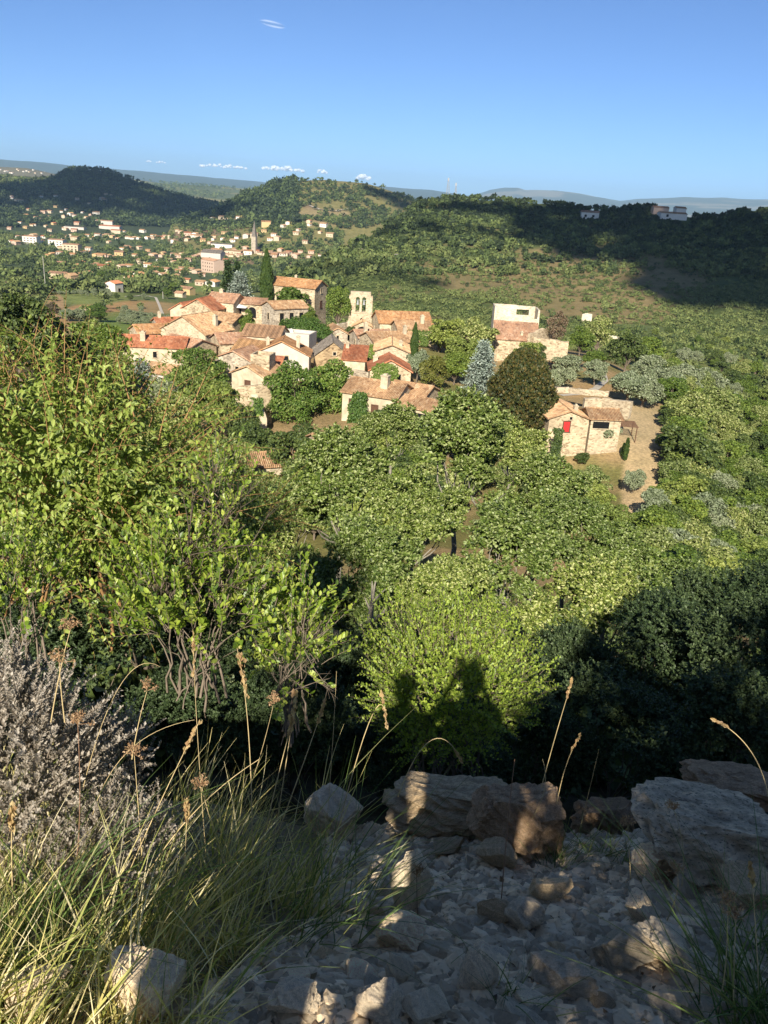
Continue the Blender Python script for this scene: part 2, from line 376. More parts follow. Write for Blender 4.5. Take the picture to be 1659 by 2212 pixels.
M['t_fibre'] = tilemat('brown_corrugated_sheet', (.34, .21, .12), (.31, .19, .11), (.37, .23, .13), 0, .3)
M['t_ochre'] = tilemat('ochre_corrugated_sheet', (.42, .25, .12), (.38, .22, .1), (.45, .27, .14), 0, .3)
M['dark'] = plain('dark_glass_or_shade', (.012, .013, .014), .25, .2)  # near-black for window glass and for painted shade inside open recesses
M['wood'] = plain('brown_wood', (.10, .05, .03), .7, .3)
M['redp'] = plain('red_paint', (.50, .03, .03), .5, .1)
M['blue'] = plain('blue_paint', (.05, .15, .45), .5, .1)
M['metal'] = plain('grey_metal', (.30, .31, .32), .45, .15)
M['cloth'] = plain('white_cloth', (.8, .8, .78), .8, .05)
M['concrete'] = plain('concrete', (.40, .37, .33), .9, .15, 1)
M['asphalt'] = plain('asphalt', (.19, .18, .17), .9, .2, .5)
M['gravelp'] = plain('pale_gravel', (.42, .37, .30), .95, .2, .8)

def S(x, y): return x / 1.10669, y / 1.10669
def fr(face, Lx, Wy):
    """origin, along, outward of a wall face in house space"""
    return {'f': ((0, -Wy/2, 0), (1, 0, 0), (0, -1, 0)), 'b': ((0, Wy/2, 0), (-1, 0, 0), (0, 1, 0)),
            'l': ((-Lx/2, 0, 0), (0, -1, 0), (-1, 0, 0)), 'r': ((Lx/2, 0, 0), (0, 1, 0), (1, 0, 0))}[face]

def window(root, face, s, z, w, h, style, Lx, Wy, kind='window'):
    o, a, n = (np.array(q, float) for q in fr(face, Lx, Wy)); up = np.array([0, 0, 1.])
    def slab(mb, s0, s1, z0, z1, d0, d1):
        P = [o + a * ss + up * zz + n * d0 for ss, zz in ((s0, z0), (s1, z0), (s1, z1), (s0, z1))]
        mb.prism(P, 0, 0, n * (d1 - d0))
    arch = style.startswith('arch')
    fm = M['cream'] if style in ('dark', 'arch', 'archglass') else M['wood']
    mb = MB(); e = .13
    if arch:
        k = [(w/2 * math.cos(q), h - w/2 + w/2 * math.sin(q)) for q in np.linspace(0, math.pi, 9)]
        out = [((w/2 + e) * math.cos(q), h - w/2 + (w/2 + e) * math.sin(q)) for q in np.linspace(0, math.pi, 9)]
        ring_i = [(w/2, 0)] + k + [(-w/2, 0)]; ring_o = [(w/2 + e, 0)] + out + [(-w/2 - e, 0)]
        for q in range(len(ring_i) - 1):
            P = [o + a * (s + p[0]) + up * (z + p[1]) + n * .004 for p in (ring_i[q], ring_o[q], ring_o[q+1], ring_i[q+1])]
            mb.prism(P, 0, 0, n * .09)
        pane_or_recess = [o + a * (s + p[0]) + up * (z + p[1]) + n * .003 for p in ring_i]
    else:
        slab(mb, s - w/2 - e, s - w/2, z, z + h, .004, .09); slab(mb, s + w/2, s + w/2 + e, z, z + h, .004, .09)
        slab(mb, s - w/2 - e, s + w/2 + e, z + h, z + h + e, .004, .1); slab(mb, s - w/2 - e - .05, s + w/2 + e + .05, z - .1, z, .004, .14)
        pane_or_recess = [o + a * (s + p) + up * (z + q) + n * .003 for p, q in ((-w/2, 0), (w/2, 0), (w/2, h), (-w/2, h))]
    wo = mb.obj(kind, fm, root)
    mb = MB(); mb.prism(pane_or_recess, 0, 0, n * .03)
    if style in ('red', 'shut', 'blue'):
        mb.obj('shutter', M[{'red': 'redp', 'shut': 'wood', 'blue': 'blue'}[style]], wo)
    else: mb.obj('pane_or_recess', M['dark'], wo)  # dark sheet on the wall: glass in windows, painted shade in unglazed openings
    return wo

def chimney(root, x, y, z0, h, w, mat):
    mb = MB(); mb.box(x - w/2, x + w/2, y - w/2, y + w/2, z0 - .8, z0 + h); mb.box(x - w/2 - .08, x + w/2 + .08, y - w/2 - .08, y + w/2 + .08, z0 + h, z0 + h + .12)
    mb.box(x - w/4, x + w/4, y - w/4, y + w/4, z0 + h + .12, z0 + h + .35)
    return mb.obj('chimney', mat, root)

def house(label, uv, R, Lr, Wd, h, rot, wall='tan', roof='t_pink', pitch=21, kind='gable', apex=False, wins=(), chims=(), name='stone_house', cat='house', group='houses of the old stone village', over=.35, raw=None, deep=3.0):
    P = np.array(raw, float) if raw is not None else at(*S(*uv), R)
    c, s = math.cos(R_(rot)), math.sin(R_(rot)); tp = math.tan(R_(pitch))
    if apex: P = P + np.array([c, s, 0]) * (Lr / 2)
    rise = Wd/2 * tp if kind == 'gable' else (Wd * tp if kind == 'shed' else 0)
    if kind == 'shed': P = P + np.array([s, -c, 0]) * (Wd / 2)
    base = P - np.array([0, 0, rise + h])
    root = thing(name, label, cat, base, R_(rot), group)
    x0, x1, y0, y1 = -Lr/2, Lr/2, -Wd/2, Wd/2
    mb = MB()
    if kind == 'gable':
        poly = [(x0, y0, -deep), (x0, y1, -deep), (x0, y1, h), (x0, 0, h + rise), (x0, y0, h)]
        mb.prism(poly[::-1], 0, 0, (Lr, 0, 0))
    elif kind == 'shed':
        poly = [(x0, y0, -deep), (x0, y1, -deep), (x0, y1, h + rise), (x0, y0, h)]
        mb.prism(poly[::-1], 0, 0, (Lr, 0, 0))
    else: mb.box(x0, x1, y0, y1, -deep, h)
    mb.obj('wall', M[wall], root)
    tk, ov = .16, over; mb = MB()
    def roofslab(ya, za, yb, zb_):                   # corrugated tile slab from ridge (ya) to eave (yb)
        n = max(4, int((Lr + 2 * ov) / .23)); xs = np.linspace(x0 - ov, x1 + ov, 2 * n + 1)
        k = 3; vs, fs = [], []
        for jj in range(k + 1):
            q = jj / k; yy, zz = ya + (yb - ya) * q, za + (zb_ - za) * q
            for ii, xx in enumerate(xs): vs.append((xx, yy, zz + tk + (.075 if ii % 2 else 0) + .03 * math.sin(xx * 1.7 + jj)))
        nn = len(xs)
        for jj in range(k):
            for ii in range(nn - 1): fs.append((jj*nn+ii, jj*nn+ii+1, (jj+1)*nn+ii+1, (jj+1)*nn+ii))
        b0 = len(vs); vs += [(x0 - ov, ya, za + .02), (x1 + ov, ya, za + .02), (x1 + ov, yb, zb_ + .02), (x0 - ov, yb, zb_ + .02)]
        fs += [(b0, b0+3, b0+2, b0+1), tuple(range(k*nn, k*nn+nn)) + (b0+2, b0+3), (0, k*nn, b0+3, b0) if False else (0, nn, 2*nn, k*nn, b0+3, b0), (nn-1, b0+1, b0+2, k*nn+nn-1, 2*nn+nn-1, nn+nn-1)]
        mb.add(vs, fs)
    if kind == 'gable':
        roofslab(0, h + rise, y0 - ov, h - ov * tp); roofslab(0, h + rise, y1 + ov, h - ov * tp)
        ro = mb.obj('roof', M[roof], root)
        rb = MB(); rb.tube([(x0 - ov, 0, h + rise + tk - .02), (x1 + ov, 0, h + rise + tk - .02)], [.14, .14], 8); rb.obj('ridge_cap', M[roof], ro)
    elif kind == 'shed':
        roofslab(y1 + .1, h + rise + .1 * tp, y0 - ov, h - ov * tp); ro = mb.obj('roof', M[roof], root)
    else:
        for (a0, a1, b0, b1) in ((x0, x1, y0, y0 + .3), (x0, x1, y1 - .3, y1), (x0, x0 + .3, y0 + .3, y1 - .3), (x1 - .3, x1, y0 + .3, y1 - .3)): mb.box(a0, a1, b0, b1, h + .003, h + .6)
        ro = mb.obj('parapet', M[wall], root)
    if not wins and kind == 'gable' and group == 'houses of the old stone village': wins = [('f', -Lr * .22, h * .45, .75, 1.0, 'dark'), ('f', Lr * .2, h * .42, .8, 1.15, 'shut'), ('l', Wd * .1, h * .5, .65, .9, 'dark')]
    for (f, sx, z, w, hh, st) in wins: window(root, f, sx, z, w, hh, st, Lr, Wd, 'door' if z <= 0.05 else 'window')
    for (cx, cy, ch, cw) in chims:
        zz = h + rise - abs(cy) * tp if kind == 'gable' else (h + (cy - y0) * tp if kind == 'shed' else h)
        chimney(ro, cx, cy, zz, ch, cw, M['plaster'])
    return root
# ------------------------------------------------------------------ the old village
H = house
H('tall manor house with long orange roof and bare grey gable end, beside the cypress', (711, 667), 215, 13, 7.5, 10, -18, 'tan', 't_orange', 22, wins=[('r', .3, 8.6, .8, 1.2, 'dark'), ('r', .2, 5.0, 1.0, 1.6, 'shut'), ('f', 2.2, 8.3, .8, 1.1, 'dark'), ('f', -3.5, 6.2, .8, 1.2, 'dark')], chims=[(-.8, 1.0, 1.0, .6)])
H('church nave with long orange roof attached to the bell tower', (962, 746), 198, 12.5, 9, 6, 13, 'cream', 't_orange', 24, name='church', cat='church', wins=[('l', -1.4, 3.0, .7, 1.4, 'arch'), ('l', 1.8, 2.6, .8, 1.5, 'arch')])
H('side building with broad faded pink roof below the church nave', (984, 768), 185, 7.5, 7, 4.2, 14, 'tan', 't_pink', 22, wins=[('f', 1.8, 1.5, .9, 1.3, 'dark')], chims=[(2.2, -.8, 1.6, .8)])
mairie = H('small grey gabled town hall with two flags over its door', (808, 785), 177, 6.5, 4.3, 4.2, 104, 'grey', 't_pink', 28, apex=True, wins=[('l', 0, 2.9, .5, .9, 'dark'), ('l', 0, 0.02, 1.1, 1.9, 'arch')])
H('brown stone house with dark stone slab roof and tiny attic window', (797, 818), 152, 8, 6.7, 3.4, 97, 'brown', 't_stone', 37, apex=True, wins=[('l', .3, 3.5, .55, .6, 'dark')])
H('narrow lean-to with streaked bright red tiles beside the stone slab roof', (853, 827), 152, 4.0, 4.0, 2.2, -3, 'plaster', 't_red', 25, 'shed', chims=[(-1.6, 1.2, 1.0, .6)])
vh = H('cottage with bright red roof and green vine over its gable', (935, 862), 137, 6.5, 6.9, 3.2, 94, 'tan', 't_red', 27, apex=True, wins=[('l', 1.3, 1.2, 1.0, 1.5, 'dark')], chims=[(1.5, 2.4, .9, .8)])
H('house with broad pink gable above the vine covered cottage', (938, 826), 150, 9, 6.2, 3.5, 91, 'cream', 't_pink', 21, apex=True, wins=[('l', .5, 1.6, .7, 1.0, 'shut')], chims=[(-1.5, -1.6, .9, .6)])
H('house with tall white chimney below the church porch', (888, 789), 174, 7.5, 6, 3.2, 22, 'grey', 't_brown', 20, chims=[(-1.9, -1.6, 2.2, .7)])
H('long orange roofed house between the church and the red lean-to', (930, 794), 166, 9.5, 7.5, 3.2, 26, 'tan', 't_pink', 20, chims=[(3.0, -1.0, 1.6, .6)])
th = H('flat topped grey terrace house with parapet below the vine pergola', (711, 800), 166, 6.4, 5.5, 5.2, -10, 'greyp', 't_pink', 0, 'flat', wins=[('f', -1.6, 2.4, .8, 1.2, 'dark')])
H('wide low gabled house with white gable and one square window', (673, 817), 147, 6, 9.8, 3.6, 92, 'greyp', 't_orange', 25, apex=True, wins=[('l', .7, 2.6, 1.1, .8, 'dark')], chims=[(-1, 2.6, 1.3, .6), (-1.2, -2.8, 2.0, .6)])
H('small lean-to with red tiles under the wide white gable', (654, 853), 143.5, 3.2, 2.4, 2.0, -4, 'plaster', 't_red', 25, 'shed')
H('house under long brown corrugated roof with pale wall', (635, 779), 165, 7.2, 8, 3.0, -5, 'plaster', 't_fibre', 20, wins=[('f', -2.2, 1.8, .5, .5, 'dark'), ('f', 1.6, 1.3, .8, .9, 'dark')])
H('low outbuilding with ochre corrugated roof below the brown one', (607, 815), 157, 5.5, 5.5, 2.2, -14, 'plaster', 't_ochre', 22, 'shed')
H('house with sloping weathered pink roof left of the brown corrugated roof', (561, 797), 163, 7.5, 7, 3.2, 28, 'tan', 't_brown', 20)
H('big pale house with wide stone gable and three small windows', (436, 757), 173, 9.5, 11.2, 6, 66, 'cream', 't_pink', 28, apex=True, wins=[('l', -2.4, 4.2, .7, .9, 'dark'), ('l', -.2, 3.7, .7, .9, 'dark'), ('l', 2.9, 3.8, .7, 1.1, 'dark')], chims=[(1, -3.8, 2.0, .8)])
H('low long house with bright red orange roof at the village edge', (362, 804), 159, 13, 7, 3.4, 5, 'plaster', 't_red', 21, wins=[('f', 1.2, 1.5, .7, 1.1, 'dark'), ('f', 4.6, 1.6, .7, 1.1, 'dark')], chims=[(-1.2, -1.6, 1.5, .9)])
H('house with pale brown roof joining the low red roofed house', (446, 807), 160, 8, 7.5, 3.0, -34, 'tan', 't_brown', 20)
H('pale plain barn wall with pink roof behind the left garden trees', (398, 872), 143, 6, 5, 3.4, -22, 'greyp', 't_pink', 22)
H('house with orange roof and rubble gable at the far left of the village', (360, 776), 180, 7, 6, 3.6, 36, 'cream', 't_orange', 23, wins=[('l', .6, 1.6, .8, 1.1, 'dark')])
H('small house with red roof behind the rubble gable', (400, 760), 190, 5.5, 5, 3.2, 32, 'grey', 't_red', 22, chims=[(-1.8, 0, 1.2, .6)])
H('small pavilion with bright red tiles beside the steep red roof', (449, 722), 207, 6, 6, 4, 70, 'plaster', 't_red', 30, wins=[])
H('house with steep bright red roof and skylight', (487, 712), 203, 7, 8, 4.5, 78, 'tan', 't_red', 30)
H('upper house with two dark windows under pale brown tiles', (540, 702), 208, 7.0, 7, 3.4, -13, 'cream', 't_brown', 24, wins=[('f', -2.0, 1.2, .8, 1.4, 'dark'), ('f', .9, 1.2, .8, 1.4, 'dark')], chims=[(-1.2, .3, .9, .9)])
H('terrace wing with arched openings and brown tiles above the white parasol', (600, 712), 209, 8.0, 3, 3.6, -2, 'tan', 't_brown', 20, 'shed', wins=[('f', -2.6, .3, 1.8, 2.6, 'arch'), ('f', .9, .3, 2.0, 2.6, 'arch')])
H('house with half round arched window below the terrace', (540, 749), 188, 7.5, 7, 5, -20, 'tan', 't_pink', 21, wins=[('f', .6, 1.8, 1.8, 1.4, 'arch')])
H('sturdy rubble house with one window in its sunny gable and shaded loggia', (641, 721), 197, 9, 6.2, 4.4, 37, 'grey', 't_pink', 22, apex=True, wins=[('l', .2, 1.6, .8, 1.5, 'dark'), ('f', -2.6, .6, 1.1, 2.8, 'dark'), ('f', 0, .6, 1.1, 2.8, 'dark'), ('f', 2.6, .6, 1.1, 2.8, 'dark')])
H('house with grey stone gable stepping down to the arched tower', (558, 840), 143, 6.5, 7, 4, 70, 'grey', 't_brown', 22, apex=True)
H('house with pink roof and wooden shutter on its pale gable', (592, 876), 134, 6.5, 6.2, 3.6, 66, 'plaster', 't_pink', 24, apex=True, wins=[('l', 0, 1.2, .9, 1.4, 'shut')])
H('square tower like stone building with round arched door niche', (629, 853), 137, 3.2, 3.5, 4.6, -8, 'tan', 't_pink', 0, 'flat', wins=[('f', .1, 1.0, .9, 2.0, 'arch')])
H('house with orange roof and ivy covered side above the oaks', (906, 911), 122, 8.5, 7.5, 6, -20, 'plaster', 't_pink', 21, wins=[('f', -2.6, 3.4, .9, 1.6, 'shut'), ('f', -2.6, .6, .9, 1.8, 'shut'), ('f', 1, 3.2, .9, 1.4, 'shut')], chims=[(1.6, -1.5, 1.8, 1.1)])
H('stone house with orange roof and dark opening right of the ivy house', (990, 918), 125, 6, 6.5, 4.5, -24, 'tan', 't_pink', 20, wins=[('r', 0, 2.4, 1.0, 1.4, 'dark'), ('f', 1, 2.2, 1.0, 1.4, 'dark')])
H('low outbuilding with orange roof and dark carport below the ivy house', (1013, 953), 114, 5.5, 5, 2.4, -30, 'plaster', 't_pink', 20, wins=[('f', .4, .4, 3.2, 1.4, 'dark')])
H('whitewashed shed with pinkish roof beside the lawn', (652, 1082), 94, 9.5, 4.5, 3.2, 22, 'plaster', 't_pink', 22, name='garden_shed', cat='shed', group='sheds by the lawn')
H('small shed with pink roof behind the round bush by the lawn', (795, 1036), 99, 5, 5, 2.8, 25, 'plaster', 't_pink', 22, name='garden_shed', cat='shed', group='sheds by the lawn')
H('tall sunlit stone house with red shutter in its gable', (1364, 984), 118, 9.5, 5.9, 6.6, 97, 'tan', 't_pink', 20, apex=True, wins=[('l', -.3, 4.7, .9, 1.5, 'red'), ('l', .2, 6.5, .4, .4, 'dark'), ('l', -1.0, 2.2, .8, 1.3, 'dark')], chims=[(-2.2, -1.6, .8, .55)])
H('low wing with broad dark window joined to the red shuttered house', (1440, 978), 122, 4.4, 5.0, 3.4, 4, 'cream', 't_pink', 19, wins=[('f', -.7, 2.0, 2.4, 1.0, 'dark')])
H('cottage with pink tiles in front of the roofless white walls', (1233, 771), 180, 8.8, 6.3, 2.6, -2, 'tan', 't_brown', 23, 'shed', chims=[(1, -1.6, .7, .5)])
# roofless white house behind that cottage
P0 = at(*S(1236, 752), 184); rw = thing('roofless_house', 'roofless pale walled house with one wide opening in its back wall', 'ruined house', P0 - np.array([0, 0, 3.2]), R_(-2))
for (x0, x1, y0, y1, zt) in ((-4.9, 4.9, -.2, .2, 2.5), (-4.9, -4.5, .2, 6, 4.6), (4.5, 4.9, .2, 6, 4.4)):
    mb = MB(); mb.box(x0, x1, y0, y1, -3, zt); mb.obj('wall', M['pale'], rw)
mb = MB(); mb.box(-4.5, .4, 5.6, 6, -3, 4.6); mb.box(3.2, 4.5, 5.6, 6, -3, 4.5); mb.box(.4, 3.2, 5.6, 6, -3, 2.5); mb.box(.4, 3.2, 5.6, 6, 3.7, 4.5); mb.obj('back_wall', M['pale'], rw)
# bell tower
P0 = at(*S(864, 697), 205); hB = 11
tw = thing('bell_tower', 'pale stone church bell tower with two tall open arches at its top', 'bell tower', P0 - np.array([0, 0, hB]), R_(2))
mb = MB(); w2, d2 = 2.85, 1.5
mb.box(-w2, w2, -d2, d2, -4, 6.2)
zA, zT = 6.3, 9.9
for (a, c) in ((-w2, -1.25), (-.27, .27), (1.25, w2)): mb.box(a, c, -.8, .8, 6.2, hB - .9)
for (a, c) in ((-1.25, -.27), (.27, 1.25)):
    m_, r_ = (a + c) / 2, (c - a) / 2
    q = np.linspace(0, math.pi, 13); arc = [(m_ + r_ * math.cos(k), 9.3 + r_ * math.sin(k)) for k in q]
    for k in range(12):
        (xa, za), (xb, zb_) = arc[k], arc[k + 1]
        mb.prism([(xa, -.8, za), (xb, -.8, zb_), (xb, -.8, hB - .9), (xa, -.8, hB - .9)][::-1], 0, 0, (0, 1.6, 0))
mb.box(-w2 + .3, w2 - .5, -.8, .8, hB - .899, hB)
mb.obj('wall', M['cream'], tw)
mb = MB(); mb.box(-w2 - .12, w2 + .12, -d2 - .12, d2 + .12, 6.0, 6.25); mb.box(-w2 - .12, w2 + .12, -d2 - .12, d2 + .12, 2.6, 2.85); mb.obj('string_course', M['cream'], tw)
window(tw, 'f', .3, 3.6, .6, 1.3, 'arch', 5.7, 3.0)
for sx in (-.76, .76):
    mb = MB(); mb.tube([(sx, 0, 8.9), (sx, 0, 8.6), (sx, 0, 8.1), (sx, 0, 7.9)], [.06, .2, .28, .36], 10); mb.tube([(sx - .6, 0, 8.95), (sx + .6, 0, 8.95)], [.06, .06], 5); mb.obj('bell', M['metal'], tw)
mb = MB(); mb.prism([(-w2, -1, -4), (-w2 - 3.2, -1, -4), (-w2 - 2.0, -1, 1.2), (-w2, -1, 4.2)], 0, 0, (0, 1.8, 0)); mb.obj('buttress', M['grey'], tw)
H('church porch with wide round arched entrance at the tower foot', (867, 769), 200, 4, 4.6, 3.0, 92, 'cream', 't_pink', 27, apex=True, name='church_porch', cat='porch', group=None, wins=[('l', -.1, .1, 2.4, 2.9, 'arch')])
# flags on the town hall
for k, sx in ((0, -.55), (1, .55)):
    fl = tag(link('flag', None, None, mairie.matrix_basis @ Vector((-3.25 - .12, -sx, 2.1)), R_(104)), ['left tricolour flag over the town hall door', 'right tricolour flag over the town hall door'][k], 'flag')
    mb = MB(); mb.tube([(0, 0, 0), (-.9, 0, .7)], [.025, .02], 5); mb.obj('pole', M['metal'], fl)
    for q, mm in enumerate(('blue', 'cloth', 'redp')):
        mb = MB(); mb.prism([(-.35 - .18 * q, -.02 + .1 * (q % 2), .27 + .14 * q), (-.53 - .18 * q, -.02 + .1 * ((q + 1) % 2), .41 + .14 * q), (-.5 - .12 * q, .08, -.65 + .1 * q), (-.33 - .12 * q, .0, -.75 + .1 * q)], 0, 0, (0, .012, 0)); mb.obj('stripe', M[mm], fl)
# white parasol on the terrace
Pp = at(*S(572, 731), 206); ps = thing('parasol', 'white square parasol shading the upper terrace', 'parasol', Pp - np.array([0, 0, 2.4]))
mb = MB(); mb.add([(-1.9, -1.4, 2.2), (1.9, -1.4, 2.2), (1.9, 1.4, 2.2), (-1.9, 1.4, 2.2), (0, 0, 2.75), (-1.9, -1.4, 2.1), (1.9, -1.4, 2.1), (1.9, 1.4, 2.1), (-1.9, 1.4, 2.1)], [(0, 1, 4), (1, 2, 4), (2, 3, 4), (3, 0, 4), (0, 5, 6, 1), (1, 6, 7, 2), (2, 7, 8, 3), (3, 8, 5, 0), (5, 8, 7, 6)]); mb.obj('canopy', M['cloth'], ps)
mb = MB(); mb.tube([(0, 0, -1), (0, 0, 2.7)], [.04, .04], 6); mb.obj('pole', M['wood'], ps)
# white shell gable ornament by the terrace house
og = thing('roof_ornament', 'white curved gable ornament beside the vine pergola', 'ornament', at(*S(696, 800), 168), R_(-8))
mb = MB(); mb.prism([(-1.3, 0, -1.0), (1.3, 0, -1.0), (1.0, 0, 0), (.5, 0, .35), (.25, 0, 1.1), (-.1, 0, 1.25), (-.35, 0, .5), (-.9, 0, .1)], 0, 0, (0, .3, 0)); mb.obj('gable', M['white'], og)

def stone_wall(label, pts, R, hgt, th=.5, mat='tan', name='stone_wall', up=0, group='dry stone walls of the village'):
    """free standing wall along pixels on its top edge"""
    P = [at(*S(x, y), R if np.isscalar(R) else R[i]) for i, (x, y) in enumerate(pts)]
    mb = MB()
    for p, q in zip(P[:-1], P[1:]):
        d = q - p; n = np.array([-d[1], d[0], 0]); n = n / np.linalg.norm(n) * th; k = max(1, int(np.linalg.norm(d) / .7)); rs = np.random.RandomState(int(abs(p[0]) * 10))
        jit = [rs.uniform(-.12, .12) for _ in range(k + 1)]
        for i in range(k):
            a, b_ = p + d * i / k, p + d * (i + 1) / k
            za, zb_ = np.array([0, 0, jit[i]]), np.array([0, 0, jit[i + 1]]); dn = np.array([0, 0, hgt])
            mb.add([a - dn, b_ - dn, b_ + n - dn, a + n - dn, a + za, b_ + zb_, b_ + n + zb_, a + n + za], [(0, 1, 5, 4), (4, 5, 6, 7), (2, 3, 7, 6)] + ([(0, 4, 7, 3)] if i == 0 else []) + ([(1, 2, 6, 5)] if i == k - 1 else []))
    o = mb.obj(name, M[mat]); tag(o, label, 'wall', group); return o
stone_wall('high rubble retaining wall beside the cottage in front of the white ruin', [(1276, 806), (1316, 812), (1360, 818)], 172, 4.2, 1.0)
stone_wall('stepped rubble wall running back from the retaining wall', [(1268, 800), (1300, 786), (1330, 790)], [172, 176, 182], 3, .6)
stone_wall('pale dry stone wall behind the low wing with small cypresses', [(1399, 954), (1440, 953), (1508, 962)], [128, 129, 127], 2.6, .8, 'cream')
stone_wall('low dry stone terrace wall under the two olive trees', [(1312, 926), (1360, 927), (1400, 932), (1455, 936)], [139, 139, 137, 136], .9, .5, 'cream')
stone_wall('ruined block of pale wall standing alone among shrubs', [(1392, 752), (1403, 749), (1416, 752)], hit(*S(1403, 776), 60)[1], 3.4, 1.8, 'pale')
stone_wall('pale stone wall end among trees right of the ruin', [(1452, 800), (1482, 806)], hit(*S(1466, 824), 60)[1], 2.6, .9, 'pale')
stone_wall('garden wall with tile coping below the shuttered gable', [(566, 924), (612, 922), (650, 922)], [121, 120, 121], 6, .6, 'tan')
stone_wall('sloping buttress wall dropping from the garden wall', [(600, 945), (612, 975), (622, 1000)], [119, 117, 115], 4, 1.0, 'plaster')
stone_wall('rubble wall below the brown stone house', [(768, 876), (830, 884), (900, 892)], [148, 147, 145], 3, .6, 'grey')
stone_wall('rubble wall between the cypress and the church', [(790, 790), (815, 775), (838, 772)], [199, 202, 205], 5, 1.0, 'grey')
# pergola beside the red shuttered house
pg = thing('pergola', 'timber pergola of open slats beside the low wing', 'pergola', hit(*S(1488, 1048), 60)[0], R_(-6))
mb = MB()
for k in range(7): mb.box(-2.2, 1.8, -1.6 + k * .6, -1.5 + k * .6, 2.2, 2.3)
mb.obj('slat_roof', M['brown'] if False else M['wood'], pg)
for x, y in ((-2, -1.5), (1.6, -1.5), (-2, 2.1), (1.6, 2.1)): mb = MB(); mb.box(x - .06, x + .06, y - .06, y + .06, -1, 2.195); mb.obj('post', M['wood'], pg)
# person on the lawn
# ------------------------------------------------------------------ fields and far houses, set on the ground where they are seen
rng = np.random.RandomState(5)
def gh(u, v): return hit(u, v, 60)
def farhouse(label, x, y, Lm, Wm, h, rot, wall, roof, pitch=20, **k):
    p, r = gh(*S(x, y)); tp = math.tan(R_(pitch)) * Wm / 2
    return house(label, None, r, Lm, Wm, h, rot, wall, roof, pitch, raw=p + np.array([0, 0, h + tp]), name='house', deep=4, **k)
G1 = 'houses in the fields below the village'
farhouse('long low stone farm building with weathered roof in the olive field', 142, 668, 16, 7, 5, -8, 'tan', 't_brown', group=G1, wins=[('f', 3, .5, 2.0, 2.2, 'arch')])
farhouse('tall square stone farmhouse with pink gable in the olive field', 172, 686, 7, 7.5, 7, 62, 'brown', 't_pink', group=G1, wins=[('l', 0, 1, 1, 1.8, 'dark'), ('l', -1, 4.4, .8, 1, 'dark')])
farhouse('pale stone annex behind the tall square farmhouse', 190, 668, 8, 6, 4, -20, 'cream', 't_brown', group=G1)
farhouse('white villa with red roof and porch among dark trees', 274, 703, 9, 8, 6, 72, 'white', 't_red', group=G1, wins=[('l', -1.8, 3.2, 1, 1.2, 'dark'), ('f', 0, .4, 2.5, 2.2, 'dark')])
farhouse('tiny hut with orange roof beside the round tree in the field', 201, 744, 4, 3.5, 1.8, 40, 'tan', 't_orange', group=G1)
farhouse('ochre house with brown roof just behind the village roofs', 446, 706, 11, 7, 4.5, -22, 'ochrep', 't_brown', group=G1, wins=[('f', 2, 1.5, 1, 1.2, 'dark')])
farhouse('small house with brown roof near the field track', 432, 718, 6, 5, 3, -18, 'plaster', 't_brown', group=G1)
farhouse('low pink roof at the edge of the near left wood', 118, 762, 5, 4, 2, 30, 'tan', 't_pink', group=G1)
farhouse('long house with orange roof half hidden by the field trees', 400, 690, 12, 6, 3.5, -40, 'pinkp', 't_orange', group=G1)
# landmarks of the valley town
GT = 'houses of the valley town'
farhouse('long hall with dull red roof beside the big apartment block', 265, 546, 46, 18, 6, -4, 'greyp', 't_red', 12, group=GT)
farhouse('long pale apartment block behind the red roofed hall', 252, 540, 40, 12, 11, -10, 'greyp', 't_brown', 15, group=GT)
farhouse('short block with bright red roof at the end of the hall', 279, 562, 22, 12, 7, -6, 'plaster', 't_red', 15, group=GT)
farhouse('long grey flat roofed hall left of the red roofed hall', 180, 546, 44, 16, 5, -3, 'greyp', 't_stone', 6, group=GT)
for k, (x, y) in enumerate([(77, 588), (139, 596), (174, 606)]):
    farhouse(['pale apartment block with balconies, leftmost of the three', 'pale apartment block with balconies, middle of the three', 'cream apartment block with balconies, rightmost of the three'][k], x, y, 24, 13, 12, -8, ['white', 'white', 'plaster'][k], 't_brown', 10, group=GT,
             wins=[('f', s, z, 2.5, 1.4, 'dark') for s in (-8, -2.5, 3, 8.5) for z in (1.5, 5, 8.5)])
farhouse('big square pink building with plain walls at the edge of the green meadow', 509, 654, 26, 15, 14, -42, 'pinkp', 't_brown', 14, group=GT, wins=[('f', s, z, 1.3, 1.6, 'dark') for s in (-9, -4.5, 0, 4.5, 9) for z in (2, 6, 10)])
farhouse('large hipped grey brown roof above the pink building', 510, 622, 30, 20, 10, -10, 'greyp', 't_stone', 22, group=GT)
farhouse('orange house at the foot of the middle hill', 636, 539, 16, 11, 8, 10, 'ochrep', 't_orange', 18, group=GT)
farhouse('long white low building with blue grey roof', 533, 592, 34, 15, 6, -5, 'white', 't_stone', 8, group=GT)
# spire of the town church
p, r = gh(*S(608, 607)); sp = thing('town_church', 'dark pointed church steeple rising over the old town roofs', 'church', p, R_(-15), GT)
mb = MB(); mb.box(-3.5, 3.5, -3.5, 3.5, -2, 24); mb.obj('tower', M['grey'], sp)
mb = MB(); mb.add([(-3.5, -3.5, 24), (3.5, -3.5, 24), (3.5, 3.5, 24), (-3.5, 3.5, 24), (0, 0, 47)], [(0, 1, 4), (1, 2, 4), (2, 3, 4), (3, 0, 4)]); mb.obj('spire', M['t_stone'], sp)
